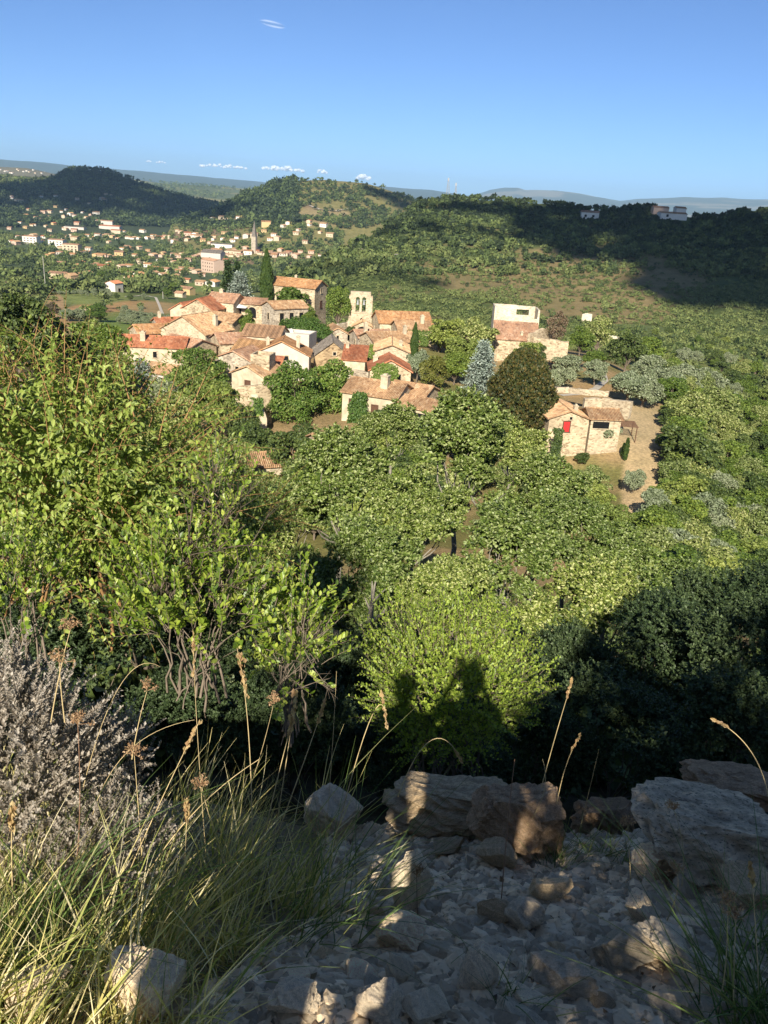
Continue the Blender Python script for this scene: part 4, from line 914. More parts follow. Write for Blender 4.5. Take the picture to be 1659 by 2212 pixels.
# field trees between village and town
G3 = 'trees scattered over the fields below the village'
rng = np.random.RandomState(8)
FT = [(245, 672, 'green_mid', 9, 'dark tree left of the white villa'), (222, 690, 'dark_mid', 7, 'round dark tree left of the white villa'), (300, 668, 'lime_mid', 10, 'pale yellowish tree right of the white villa'), (322, 700, 'green_mid', 7, 'round tree by the brown field'),
      (345, 690, 'dark_mid', 6, 'dark round bush by the field track'), (312, 722, 'dark_mid', 4, 'low dark bush at the brown field edge'), (345, 722, 'olive', 4, 'olive by the track bend'), (280, 720, 'dark_mid', 4, 'bush row left part below the white villa'), (255, 722, 'dark_mid', 4, 'bush row right part below the white villa'),
      (415, 705, 'green_mid', 8, 'tall tree beside the ochre house'), (400, 722, 'green_mid', 7, 'tree right of the field track'), (360, 655, 'lime_mid', 9, 'light tree beyond the brown field'), (385, 660, 'green_mid', 9, 'tree left of the meadow'), (480, 668, 'dark_mid', 6, 'dark bush at the meadow edge'), (500, 690, 'dark_mid', 6, 'dark bush behind the upper houses'),
      (440, 660, 'dark_mid', 7, 'pair of dark trees at the meadow top'), (298, 745, 'olive', 3.5, 'lone olive on the green field'), (338, 745, 'olive', 3.5, 'lone olive with long shadow on the green field')]
for (x, y, sp, h, lb) in FT:
    p, r = gh(*S(x, y)); tree(sp, 'field_tree', lb, p, h, h * 1.05, G3)
for x, y in [(158, 630), (222, 640), (304, 695), (315, 695), (112, 700)]:
    p, r = gh(*S(x, y)); tree('cypress', 'field_cypress', ['dark cypress in front of the pale town rows', 'dark cypress beside the orange roofs', 'left one of two cypresses by the white villa', 'right one of two cypresses by the white villa', 'dark cypress beside the tall pale pole'][[158, 222, 304, 315, 112].index(x)], p, 11, 2.2, G3)
k = 0
for row in range(9):                                    # olive orchard rows
    for i in range(9):
        x, y = 112 + i * 17 + row * 3 + rng.uniform(-4, 4), 690 + row * 3.6 + i * 1.2 + rng.uniform(-1, 1)
        if row > 5: x, y = 290 + i * 13 - row * 4 + 30 + rng.uniform(-3, 3), 752 + (row - 6) * 11 + i * 1.5 + rng.uniform(-1, 1)
        p, r = gh(*S(x, y)); h = rng.uniform(2.4, 3.4)
        tree('olive', 'olive_tree', 'small olive in the rows of the orchard by the stone farm' if row <= 5 else 'small olive in the rows close to the village roofs', p, h, h * 1.25, 'olives in orchard rows left of the village')
# wood on the slope right of the path
G4 = 'trees of the wood right of the dry path'
rng = np.random.RandomState(9); n = 0
pts = []
for y in np.arange(880, 1500, 26):
    for x in np.arange(np.interp(y, [880, 1000, 1100, 1200, 1260, 1500], [1590, 1590, 1610, 1610, 1570, 1530]), 1900, 40): pts.append((x + rng.uniform(-14, 14), y + rng.uniform(-9, 9)))
P, Rg = hits([p[0] / 1.10669 for p in pts], [p[1] / 1.10669 for p in pts], 25)
KN = {'oak_mid': ('oak', 'pale olive green oak'), 'green_mid': ('leafy_tree', 'mid green leafy tree'), 'dark_mid': ('evergreen', 'dark rounded evergreen'), 'lime_mid': ('lime_tree', 'light green tree'), 'olive': ('grey_tree', 'greyish green tree')}
for (x, y), (gx, gy), r in zip(pts, P, Rg):
    if r > 420: continue
    sp = rng.choice(list(KN), p=[.27, .22, .31, .06, .14]); h = rng.uniform(3.2, 5.8) * (1 if r < 180 else 1.3)
    wh = 'at the far top of the right wood' if y < 960 else ('in the wood below the olive grove' if y < 1080 else ('halfway down the right wood' if y < 1240 else ('low in the wood behind near oaks' if y < 1380 else 'at the bottom of the right wood')))
    ed = ' by the path' if x < 1600 else (' at the outer edge' if x > 1760 else '')
    tree(sp, KN[sp][0], KN[sp][1] + ' ' + wh + ed, (gx, gy, hz(gx, gy)), h, h * rng.uniform(.95, 1.25), G4)
# shrubby slope between the village and the ravine
G5 = 'shrubs on the far right slope above the ravine'
pts = [(rng.uniform(1440, 1850), rng.uniform(735, 880)) for _ in range(120)]
P, Rg = hits([p[0] / 1.10669 for p in pts], [p[1] / 1.10669 for p in pts], 60)
for (x, y), (gx, gy), r in zip(pts, P, Rg):
    if r > 420 or (abs(x - (1836 - (y - 805) * .8)) < 22 and y > 800): continue
    sp = rng.choice(['dark_mid', 'green_mid', 'fir', 'lime_mid'], p=[.4, .3, .12, .18]); h = rng.uniform(2.5, 4.5)
    tree(sp, {'fir': 'young_pine'}.get(sp, 'slope_shrub'), {'dark_mid': 'dark round', 'green_mid': 'mid green', 'fir': 'pointed pine', 'lime_mid': 'light green'}[sp] + ' shrub on the ravine slope ' + ('near the ruined wall' if x < 1600 else 'right of the ruined wall') + (' high up' if y < 800 else ' low down'), (gx, gy, hz(gx, gy)), h, h * (1.1 if sp != 'fir' else .6), G5, 'shrub')
# mid ground between the cliff foot and the village, partly hidden behind the near oaks
G6 = 'trees at the cliff foot below the village'
pts = [(rng.uniform(-60, 1480), rng.uniform(1010, 1330)) for _ in range(170)]
P, Rg = hits([p[0] / 1.10669 for p in pts], [p[1] / 1.10669 for p in pts], 18)
n = 0
for (x, y), (gx, gy), r in zip(pts, P, Rg):
    if 430 < x < 850 and y < 1140 or r < 32 or (1300 < x and y < 1230) or (850 < x < 1330 and y < 1060): continue
    sp = rng.choice(['oak_mid', 'green_mid', 'lime_mid', 'dark_mid'], p=[.4, .2, .2, .2]); h = rng.uniform(4, 6.5)
    tree(sp, KN[sp][0], KN[sp][1] + ' at the cliff foot ' + ('left of the lawn' if x < 450 else ('below the lawn' if x < 850 else 'below the beech')) + (' in front' if r < 55 else ' near the gardens'), (gx, gy, hz(gx, gy)), h, h * rng.uniform(1, 1.2), G6); n += 1
# ------------------------------------------------------------------ far vegetation: masses of shrubs and trees nobody would count
def massmat(name, cols):
    m, t, b = nmat(name); g = N(t, 'ShaderNodeNewGeometry'); at_ = N(t, 'ShaderNodeAttribute', attribute_name='tone')
    c = ramp(t, at_.outputs['Fac'], [((i + .5) / len(cols), x) for i, x in enumerate(cols)])
    L(t, mix(t, 1, c, ramp(t, g.outputs['Random Per Island'], [(0, (.6, .62, .6)), (1, (1.35, 1.32, 1.25))]), 'MULTIPLY'), b.inputs['Base Color']); b.inputs['Roughness'].default_value = .7; return m
def mass(name, px, dens, hh, nleaf, mat, r0, r1, seed, wf=1.1, tone=None, lf=.42, hmax=None):
    rng = np.random.RandomState(seed)
    us, vs = px; P, r = hits(us, vs, r0, r1 * 1.02, 500); ok = (r > r0 * 1.01) & (r < r1) & (rng.rand(len(r)) < dens(us, vs, P)); P, us, vs = P[ok], us[ok], vs[ok]
    z = height(P[:, 0], P[:, 1])[0]; n = len(P); h = rng.uniform(*hh, n) * (1 + .35 * (rng.rand(n) < .12)); w = h * wf * rng.uniform(.8, 1.25, n)
    d = rsph(rng, n * nleaf).reshape(n, nleaf, 3); d[..., 2] = np.where(d[..., 2] < -.3, -d[..., 2], d[..., 2])
    lump = 1 + .25 * np.sin(d[..., 0] * 5 + rng.uniform(0, 6, (n, 1))) * np.sin(d[..., 1] * 5 + rng.uniform(0, 6, (n, 1)))
    pos = np.stack([P[:, 0, None] + d[..., 0] * w[:, None] / 2 * lump, P[:, 1, None] + d[..., 1] * w[:, None] / 2 * lump, z[:, None] + h[:, None] * (.48 + .5 * d[..., 2] * lump)], -1).reshape(-1, 3)
    dd = d.reshape(-1, 3); V, F = scatter(CARD, pos, rng.normal(size=dd.shape) + np.array([0, 0, .3]), dd + rng.normal(size=dd.shape) * .35, np.repeat(h, nleaf) * lf * rng.uniform(.7, 1.3, n * nleaf))
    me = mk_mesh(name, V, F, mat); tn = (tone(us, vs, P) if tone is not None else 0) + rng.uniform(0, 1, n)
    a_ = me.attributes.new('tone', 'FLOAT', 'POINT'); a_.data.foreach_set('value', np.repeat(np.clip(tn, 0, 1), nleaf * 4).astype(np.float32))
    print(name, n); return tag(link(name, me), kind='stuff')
rng = np.random.RandomState(40)
def pxs(n, u0, u1, v0, v1): return rng.uniform(u0, u1, n), rng.uniform(v0, v1, n)
MH = massmat('garrigue', [(.026, .04, .016), (.042, .062, .02), (.065, .092, .028), (.095, .125, .036), (.13, .155, .05)])
def bare(us, vs):
    b_ = np.zeros(len(us))
    for (u, v, su, sv) in BARE:
        b_ = np.maximum(b_, 1 - smooth(.7, 1.15, np.hypot((us - u) / su, (vs - v) / sv)))
    return b_
rdx = np.array(S(1000, 610)); 
def notroad(us, vs): return ~((us > 752) & (us < 892) & (np.abs(vs - np.interp(us, [752, 770, 800, 840, 892], [538, 546, 553, 558, 561])) < 5))
HP = np.array([(o.location[0], o.location[1]) for o in COL.objects if o.parent is None and o.name.startswith(('house', 'town_church'))])
def clear(P, rad=8.):
    """nothing grows on a house or close in front of it"""
    out = np.ones(len(P), bool)
    for h in HP:
        d = P - h; q = d @ (-h / np.linalg.norm(h)); s_ = np.abs(d[:, 0] * h[1] - d[:, 1] * h[0]) / np.linalg.norm(h)
        out &= ~((np.hypot(d[:, 0], d[:, 1]) < rad) | ((q > 0) & (q < rad * (2.2 if np.hypot(*h) < 950 else 4.5)) & (s_ < rad * .95)))
    return out
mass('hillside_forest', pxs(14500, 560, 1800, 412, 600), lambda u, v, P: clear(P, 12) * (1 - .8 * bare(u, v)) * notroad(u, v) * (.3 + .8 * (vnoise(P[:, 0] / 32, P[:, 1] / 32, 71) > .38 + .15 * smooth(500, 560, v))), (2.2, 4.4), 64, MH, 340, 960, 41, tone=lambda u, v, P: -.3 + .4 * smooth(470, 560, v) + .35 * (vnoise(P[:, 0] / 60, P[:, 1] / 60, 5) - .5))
mass('valley_scrub', pxs(13000, 560, 1800, 545, 760), lambda u, v, P: (1 - .5 * bare(u, v)) * (.25 + .75 * (vnoise(P[:, 0] / 18, P[:, 1] / 18, 72) > .42)), (.8, 1.9), 40, MH, 240, 700, 42, 1.6, tone=lambda u, v, P: .12 + .4 * (vnoise(P[:, 0] / 40, P[:, 1] / 40, 6) - .5) + .25 * smooth(560, 640, v))
mass('middle_hill_scrub', pxs(4600, 380, 960, 380, 500), lambda u, v, P: clear(P, 10) * np.where(vnoise(P[:, 0] / 70, P[:, 1] / 70, 73) + .22 * smooth(450, 395, v) + .35 * smooth(530, 450, u) + .15 * smooth(820, 880, u) > .66, .9, .12), (3.5, 6.5), 30, MH, 1150, 1960, 43, tone=lambda u, v, P: -.1)
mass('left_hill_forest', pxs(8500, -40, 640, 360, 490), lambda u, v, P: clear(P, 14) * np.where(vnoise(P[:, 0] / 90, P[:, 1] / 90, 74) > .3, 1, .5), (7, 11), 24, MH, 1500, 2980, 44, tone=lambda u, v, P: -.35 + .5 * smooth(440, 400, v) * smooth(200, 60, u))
mass('town_greenery', pxs(7000, -20, 740, 470, 640), lambda u, v, P: clear(P, 7) * np.where((u > 395) & (u < 535) & (v > 598) & (v < 642), .02, .75) * (.25 + .75 * (vnoise(P[:, 0] / 45, P[:, 1] / 45, 75) > .46)), (2.5, 6.5), 54, MH, 420, 1900, 45, 1.1, tone=lambda u, v, P: .15)
mass('field_scrub', pxs(1500, -20, 330, 545, 700), lambda u, v, P: np.where(u < 95, .8, .12) * (vnoise(P[:, 0] / 15, P[:, 1] / 15, 76) > .4), (1.2, 3.2), 50, MH, 90, 520, 46, 1.3, tone=lambda u, v, P: .2)
mass('slope_scrub', pxs(5200, 1180, 1800, 640, 1000), lambda u, v, P: np.where((u < 1450) & (v > 680), .0, .75) * (vnoise(P[:, 0] / 9, P[:, 1] / 9, 79) > .33), (.9, 2.4), 54, MH, 62, 440, 48, 1.4, tone=lambda u, v, P: .3 + .4 * (vnoise(P[:, 0] / 25, P[:, 1] / 25, 8) - .5))
mass('undergrowth', pxs(2600, -60, 1720, 1000, 1700), lambda u, v, P: np.where((u > 430) & (u < 800) & (v < 1030), 0, .9), (.5, 1.3), 120, LM['dark'], 9, 64, 49, 1.5, lf=.16)
mass('plateau_woods', pxs(2500, 230, 620, 388, 440), lambda u, v, P: .9 * (vnoise(P[:, 0] / 300, P[:, 1] / 300, 77) > .5), (9, 15), 12, MH, 4300, 6600, 47, tone=lambda u, v, P: .1)
# ------------------------------------------------------------------ oaks on the slope right below
LM['oaknear'] = leafmat('near_oak_leaf', [(.06, .095, .02), (.115, .17, .032), (.19, .255, .052), (.28, .345, .095), (.44, .48, .23)], .25, .32, .45, .4)
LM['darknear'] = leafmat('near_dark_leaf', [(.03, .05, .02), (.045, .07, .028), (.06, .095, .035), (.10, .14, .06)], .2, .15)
def nearbroad(key, seeds, H, W, cb, npf, nl, size, lm, tr, bark, ext=7.0, **k):
    v = []
    for sd in seeds:
        rng = np.random.RandomState(sd); hh = (H - cb) / 2; nlb = 11
        ld = norm(rsph(rng, nlb) + np.array([0, 0, .25])); ld[:, 2] = np.where(ld[:, 2] < -.4, -ld[:, 2], ld[:, 2]); ld[0] = (.1, 0, 1)
        lc = ld * rng.uniform(.5, .82, nlb)[:, None] * np.array([W / 2, W / 2, hh]) + np.array([0, 0, cb + hh]); lr = rng.uniform(.27, .43, nlb) * W / 2
        k_ = np.repeat(np.arange(nlb), npf); dd = norm(rsph(rng, len(k_)) + .45 * ld[k_]); c = lc[k_] + dd * (lr[k_] * rng.uniform(.45, 1.0, len(k_)))[:, None]; rho = lr[k_] * rng.uniform(.22, .45, len(k_))
        V, F = puff_leaves(rng, c, rho, nl // 4, size)
        # twigs with their own leaves break the outline of the crown
        rng = np.random.RandomState(sd + 7); n = nl // 14; i = rng.randint(0, len(c), n); d = rsph(rng, n); d[:, 2] = np.where(d[:, 2] < -.3, -d[:, 2], d[:, 2]); d = norm(d + np.array([0, 0, .25]))
        b_ = c[i] + d * (rho[i] * rng.uniform(.2, .9, n))[:, None]; ln = rng.uniform(.3, .75, n); tt = 1 - .38 * rng.rand(n, 14) ** 1.3; P = b_[:, None] + d[:, None] * (ln[:, None] * tt)[..., None]
        P = P.reshape(-1, 3); D = np.repeat(d, 14, 0); o_ = norm(rsph(rng, len(P)) + D * .25); y = norm(o_ + D * .45); z = norm(np.cross(y, np.cross(D, y)) + np.array([0, 0, .5]) + rng.normal(size=P.shape) * .25)
        V2, F2 = scatter(LEAF, P, y, z, size * rng.uniform(.7, 1.3, len(P))); V3, F3, _ = merge([(V, F, 0), (V2, F2, 0)]) if F.shape[1] == F2.shape[1] else (V, [F], 0)
        cm = mk_mesh(key + '_crown', V3, F3, LM[lm]); V4, F4, _ = merge(limbs(sd, lc, cb * .5, tr, ext=ext, n=7, spread=.22 * W)); v.append((cm, mk_mesh(key + '_trunk', V4, F4, bark, smoothf=True), H, W))
    SP[key] = v
nearbroad('oak_near', (51, 52, 53), 7, 7, .4, 8, 27000, .20, 'oaknear', .15, BARKP)
nearbroad('shade_near', (55, 56), 4, 4, .2, 7, 30000, .09, 'darknear', .07, BARK, 3.0)
def D_(x, y): return x * 1.10669, y * 1.10669
OK_ = [(735, 950, 1180, 270, 24, 'oak with wide crown below the lawn sheds'), (985, 870, 1100, 260, 27, 'tallest oak in front of the ivy house and beech'), (1160, 1000, 1180, 220, 26, 'oak with pale limbs below the dark beech'), (615, 1055, 1230, 210, 25, 'yellowish oak left of the wide crowned one'),
       (1310, 1160, 1330, 230, 21, 'oak below the sunlit red shuttered house'), (1090, 1110, 1330, 270, 18, 'big oak rising behind the round bush'), (790, 1150, 1390, 260, 16, 'oak with pale lichened trunk left of the round bush'), (1260, 1235, 1450, 270, 16.5, 'shadow edged oak right of the round bush'),
       (955, 1215, 1400, 220, 15, 'oak directly behind the round bush top'), (1450, 1225, 1390, 190, 22, 'oak at the lower end of the dry path'), (545, 1125, 1300, 200, 21, 'oak behind the broad leaved left shrub'), (1425, 1300, 1450, 200, 17, 'low oak with leaves in half shade on the right'),
       (890, 1030, 1230, 220, 21, 'middle oak of the near oak wood'), (1100, 915, 1040, 150, 33, 'farther oak under the blue spruce'), (845, 880, 1000, 170, 32, 'farther oak under the ivy house'), (665, 1210, 1370, 190, 17, 'dark sided oak left of the pale trunk'), (1225, 1085, 1230, 190, 21, 'oak between the pale limbs and red shuttered house')]
for (x, yt, yb, w, R, lb) in OK_:
    tree_px('oak_near', 'oak', lb, x * 1.10669, yt * 1.10669, yb * 1.10669, w * 1.10669, R, 'oaks on the slope below the viewpoint')
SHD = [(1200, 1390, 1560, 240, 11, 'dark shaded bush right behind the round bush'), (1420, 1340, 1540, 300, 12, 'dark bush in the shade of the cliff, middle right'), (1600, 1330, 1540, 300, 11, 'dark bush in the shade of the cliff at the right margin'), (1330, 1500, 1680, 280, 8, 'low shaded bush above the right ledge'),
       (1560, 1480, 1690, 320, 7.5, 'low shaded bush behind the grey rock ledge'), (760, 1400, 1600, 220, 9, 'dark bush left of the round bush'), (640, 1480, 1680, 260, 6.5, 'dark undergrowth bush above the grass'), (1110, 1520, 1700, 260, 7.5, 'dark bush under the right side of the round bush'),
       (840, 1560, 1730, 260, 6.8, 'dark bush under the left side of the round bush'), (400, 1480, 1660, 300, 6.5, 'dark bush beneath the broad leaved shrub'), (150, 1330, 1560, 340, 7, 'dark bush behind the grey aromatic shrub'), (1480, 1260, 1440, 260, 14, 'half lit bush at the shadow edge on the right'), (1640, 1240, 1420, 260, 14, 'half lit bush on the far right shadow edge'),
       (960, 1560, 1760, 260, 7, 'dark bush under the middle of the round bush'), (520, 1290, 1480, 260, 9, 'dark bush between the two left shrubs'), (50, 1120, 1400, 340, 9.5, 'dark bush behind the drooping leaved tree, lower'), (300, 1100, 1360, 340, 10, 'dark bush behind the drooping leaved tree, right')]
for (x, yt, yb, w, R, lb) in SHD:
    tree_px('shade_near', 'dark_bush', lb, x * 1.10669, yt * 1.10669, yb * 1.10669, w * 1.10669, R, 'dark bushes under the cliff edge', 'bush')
# ------------------------------------------------------------------ shrubs made of leafy shoots
def shoots(rng, base, dirs, ln, K=7, droop=.2, wob=.12):
    t = np.linspace(0, 1, K)[None, :, None]; side = norm(np.cross(dirs, rsph(rng, len(dirs))))
    P = base[:, None] + dirs[:, None] * ln[:, None, None] * t + side[:, None] * (wob * ln[:, None, None] * t * t * rng.normal(size=(len(dirs), 1, 1))) - np.array([0, 0, 1.]) * droop * ln[:, None, None] * t ** 2
    return P
def along(P, t):
    K = P.shape[1]; f = t * (K - 1); i = np.clip(f.astype(int), 0, K - 2); q = (f - i)[..., None]; n = np.arange(len(P))[:, None]
    return P[n, i] * (1 - q) + P[n, i + 1] * q, norm(P[n, i + 1] - P[n, i])
def leafy(rng, P, nl, t0, size, leaf, hang, up, spread=.9):
    t = t0 + (1 - t0) * (np.arange(nl) + rng.rand(len(P), nl) * .6) / nl; t = np.clip(t, 0, 1); p, T = along(P, t)
    a = (np.arange(nl) % 2) * math.pi + rng.normal(size=(len(P), nl)) * .6 + rng.uniform(0, 6.28, (len(P), 1)); ref = norm(np.cross(T, np.array([.3, .2, 1.]))); bi = np.cross(T, ref)
    out = np.cos(a)[..., None] * ref + np.sin(a)[..., None] * bi
    y = norm(T * (1 - spread * .5) + out * spread + np.array([0, 0, 1.]) * (up - hang)); z = norm(np.cross(y, np.cross(T, y)) * 1.0 + np.array([0, 0, .8]) + rng.normal(size=y.shape) * .3)
    sz = (size * rng.uniform(.6, 1.2, t.shape) * (1 - .35 * t)).ravel()
    return scatter(leaf, p.reshape(-1, 3), y.reshape(-1, 3), z.reshape(-1, 3), sz)
LM['nettle'] = leafmat('drooping_leaf', [(.12, .17, .028), (.19, .25, .042), (.27, .34, .065), (.37, .43, .11)], .35, 0, .45, .4)
LM['buck'] = leafmat('oval_leaf', [(.14, .22, .025), (.22, .31, .035), (.32, .41, .05), (.43, .48, .09), (.10, .16, .03)], .35, 0, .4, .45)
LM['box'] = leafmat('small_bright_leaf', [(.15, .22, .025), (.22, .31, .035), (.30, .40, .05), (.40, .48, .08), (.09, .14, .02)], .3, 0, .45, .4)
TWO = plain('orange_twig', (.30, .17, .07), .8, .2, 20); TWG = plain('grey_twig', (.19, .15, .11), .9, .3, 20); TWD = plain('dark_twig', (.10, .075, .055), .9, .3, 12)

def shrub(name, label, cen, rad, ns, ln, nl, t0, size, leaf, lm, twig, hang, up, droop, seed, outw=.7, upw=.7, trk=(.02, 6), inner=0, fill=.75, shell=.45, tw=.004, cat='shrub', grp=None):
    rng = np.random.RandomState(seed); cen = np.array(cen); d = rsph(rng, ns); d[:, 2] = np.where((d[:, 2] < -.6) & (rng.rand(ns) < .5), -d[:, 2], d[:, 2])
    lump = 1 + .16 * np.sin(d[:, 0] * 5 + seed) * np.sin(d[:, 1] * 4) + .1 * np.sin(d[:, 2] * 9 + d[:, 0] * 7)
    f = (shell + (1 - shell) * rng.rand(ns) ** .6) * lump; b_ = d * f[:, None] * np.array(rad) * fill
    dr = norm(d * outw + np.array([0, 0, upw]) + rng.normal(size=(ns, 3)) * .4); l = rng.uniform(*ln, ns)
    P = shoots(rng, b_, dr, l, droop=droop)
    root = thing(name, label, cat, cen - np.array([0, 0, rad[2]]), 0, grp); off = np.array([0, 0, rad[2]])
    parts = [leafy(rng, P + off, nl, t0, size, leaf, hang, up) + (0,)]
    if inner:
        dd = rsph(rng, inner); p = dd * np.array(rad) * (fill * (.45 + .5 * rng.rand(inner)))[:, None] + off; parts.append(scatter(leaf, p, rsph(rng, inner), norm(dd + rsph(rng, inner) * .8), size * rng.uniform(.5, 1.1, inner)) + (0,))
    V, F, m = merge(parts); link('foliage', mk_mesh('foliage', V, F, LM[lm]), root)
    tv = [tubes(P + off, tw * (1.2 - np.linspace(0, 1, 7))[None] * np.ones((ns, 1)), 3) + (0,)]
    nb = trk[1]; ends = b_[rng.choice(ns, nb * 4)] + off; st = np.stack([rng.normal(size=len(ends)) * rad[0] * .22, rng.normal(size=len(ends)) * rad[1] * .22, np.full(len(ends), -.35)], -1); t = np.linspace(0, 1, 8)[None, :, None]
    mid = (st + ends) / 2 + rng.normal(size=st.shape) * .08 * np.array(rad) - (ends - off) * np.array([.25, .25, 0]); B = (1 - t) ** 2 * st[:, None] + 2 * t * (1 - t) * mid[:, None] + t * t * ends[:, None]; B[:, 1:-1] += rng.normal(size=(len(ends), 6, 3)) * .012
    tv.append(tubes(B, trk[0] * (1.1 - t[..., 0]) * rng.uniform(.25, .8, (len(ends), 1)), 5) + (0,))
    V, F, m = merge(tv); link('branches', mk_mesh('branches', V, F, twig, smoothf=True), root); return root
# tall tree with drooping folded leaves, left
shrub('leafy_tree', 'tall yellow green tree with drooping folded leaves on orange shoots', at(110, 1030, 7.2), (1.75, 1.1, 1.22), 800, (.45, .95), 16, .12, .078, LEAF8, 'nettle', TWO, .45, 0, .25, 61, trk=(.03, 7), inner=9000, cat='tree', fill=.78)
shrub('leafy_tree', 'lower drooping leaved growth between the tall left tree and oaks', at(470, 1130, 9.5), (1.1, .9, .75), 380, (.4, .8), 15, .12, .075, LEAF8, 'nettle', TWO, .45, 0, .25, 62, trk=(.025, 5), inner=4500, cat='tree')
rng = np.random.RandomState(63)
for (x0, y0, x1, y1, R, lb) in [(290, 900, 228, 690, 6.4, 'long single shoot standing highest above the left tree'), (120, 900, 62, 722, 6.6, 'tall leafy shoot at the left margin'), (400, 905, 470, 765, 6.6, 'leafy shoot pointing at the red long roof'), (340, 960, 390, 742, 6.8, 'leafy shoot in front of the red roofed house')]:
    a, b_ = at(x0, y0, R), at(x1, y1, R); P = shoots(rng, a[None], norm((b_ - a)[None]), np.array([np.linalg.norm(b_ - a)]), droop=.05, wob=.04); P = P - a
    o = thing('leafy_shoot', lb, 'shoot', a, 0, 'long shoots of the left tree'); V, F = leafy(rng, P, 22, .1, .075, LEAF8, .45, 0); link('foliage', mk_mesh('foliage', V, F, LM['nettle']), o); V, F = tubes(P, .006 * (1.2 - np.linspace(0, 1, 7))[None], 5); link('stem', mk_mesh('stem', V, F, TWO, smoothf=True), o)
shrub('broad_leaved_shrub', 'shrub with bright oval leaves in front of the drooping tree', at(420, 1300, 4.7), (.62, .45, .36), 210, (.22, .42), 15, .2, .06, OVAL8, 'buck', TWG, 0, .45, .02, 64, upw=1.1, trk=(.014, 5), fill=.8, tw=.003)
shrub('broad_leaved_shrub', 'right hand part of the bright oval leaved shrub with bare twigs', at(640, 1390, 4.6), (.26, .3, .34), 110, (.2, .38), 13, .2, .056, OVAL8, 'buck', TWG, 0, .45, .02, 65, upw=1.1, trk=(.012, 4), tw=.003)
shrub('broad_leaved_shrub', 'bright oval leaved shrub at the left margin', at(40, 1265, 5.2), (.36, .35, .3), 110, (.2, .4), 14, .2, .052, OVAL8, 'buck', TWG, 0, .45, .02, 66, upw=1.0, trk=(.014, 4), tw=.003)
shrub('broad_leaved_shrub', 'thin leafy leaning branch left of the lawn sheds', at(470, 1090, 5.0), (.16, .2, .3), 46, (.2, .4), 13, .2, .046, OVAL8, 'buck', TWG, 0, .4, .02, 67, upw=1.0, trk=(.012, 3), tw=.003)
shrub('round_bush', 'round bright green bush carrying the shadows of two people', at(975, 1472, 5.8), (.8, .6, .8), 1500, (.14, .30), 14, .15, .037, OVAL8, 'box', TWG, 0, .35, 0, 68, outw=1.0, upw=.75, trk=(.014, 8), fill=.82, shell=.5, tw=.0022, inner=2500)
# bare dead twigs
rng = np.random.RandomState(69)
def twigs(label, uv, R, n, spread, ln, col, up, rad=.006):
    base = at(*uv, R); d = norm(np.array([up]) + rng.normal(size=(n, 3)) * spread); P = shoots(rng, np.zeros((n, 3)) + rng.normal(size=(n, 3)) * .02, d, rng.uniform(*ln, n), K=7, droop=-.05, wob=.25)
    sub, r2 = [P], [np.full(n, rad)]
    for k in range(3 if rad < .03 else 1):
        src = sub[-1]; t = rng.uniform(.35, .9, (len(src), 3 if rad < .03 else 2)); p, T = along(src, t); p, T = p.reshape(-1, 3), T.reshape(-1, 3); Q = shoots(rng, p, norm(T + rng.normal(size=T.shape) * .45), rng.uniform(.3, .6, len(p)) * ln[1] * .6 ** k, K=7, wob=.2, droop=0); sub.append(Q[rng.rand(len(Q)) < .75]); r2.append(None)
    vs = [tubes(q, rad * .6 ** k * (1.1 - .8 * np.linspace(0, 1, 7))[None] * np.ones((len(q), 1)), 4) + (0,) for k, q in enumerate(sub)]
    V, F, _ = merge(vs); return tag(link('dead_twigs', mk_mesh('dead_twigs', V, F, col, smoothf=True), None, base), label, 'dead branch')
twigs('grey dead twigs fanning up right of the oval leaved shrub', (610, 1500), 4.4, 6, .28, (.25, .5), TWG, (.25, .0, 1), .005)
twigs('dark leaning bare branches above the oval leaved shrub', (330, 1330), 4.9, 7, .16, (.5, .95), TWD, (.75, .1, 1), .009)
twigs('pale bare limbs showing between the oaks under the beech', (1050, 1120), 24, 2, .5, (.8, 1.7), BARKP, (.3, -.3, 1), .055)
twigs('pale lichened forked trunk left of the round bush', (800, 1345), 13.2, 3, .5, (.35, .75), BARKP, (-.2, -.2, 1), .055)
# ------------------------------------------------------------------ stones of the scree at the viewpoint
import bmesh
def stonetex(name, a, b_, c_, sc=14, bstr=.8):
    m, t, b = nmat(name)
    c = ramp(t, noise(t, sc, 9, 'Object', .68), [(.28, a), (.5, b_), (.72, c_)])
    oi = N(t, 'ShaderNodeObjectInfo'); c = mix(t, 1, c, ramp(t, oi.outputs['Random'], [(0, (.66, .65, .64)), (.5, (1, 1, 1)), (1, (1.28, 1.22, 1.12))]), 'MULTIPLY')
    g = N(t, 'ShaderNodeNewGeometry'); c = mix(t, 1, c, ramp(t, g.outputs['Random Per Island'], [(0, (.5, .5, .5)), (.5, (.95, .94, .92)), (1, (1.5, 1.44, 1.34))]), 'MULTIPLY')
    c = mix(t, ramp(t, noise(t, sc * .35, 6), [(.55, (0, 0, 0)), (.75, (.55, .55, .55))]), c, (.33, .22, .12))
    c = mix(t, ramp(t, noise(t, sc * 3, 4), [(.34, (.8, .8, .8)), (.44, (0, 0, 0))]), c, tuple(x * .45 for x in a))
    c = mix(t, 1, c, ramp(t, g.outputs['Pointiness'], [(.42, (.62, .6, .58)), (.5, (1, 1, 1)), (.58, (1.35, 1.32, 1.28))]), 'MULTIPLY')  # edges painted lighter and hollows darker, in place of shading
    L(t, c, b.inputs['Base Color']); b.inputs['Roughness'].default_value = .92; b.inputs['Specular IOR Level'].default_value = .15
    bump(t, b, noise(t, sc * 2.2, 10, 'Object', .75), bstr, .02); return m
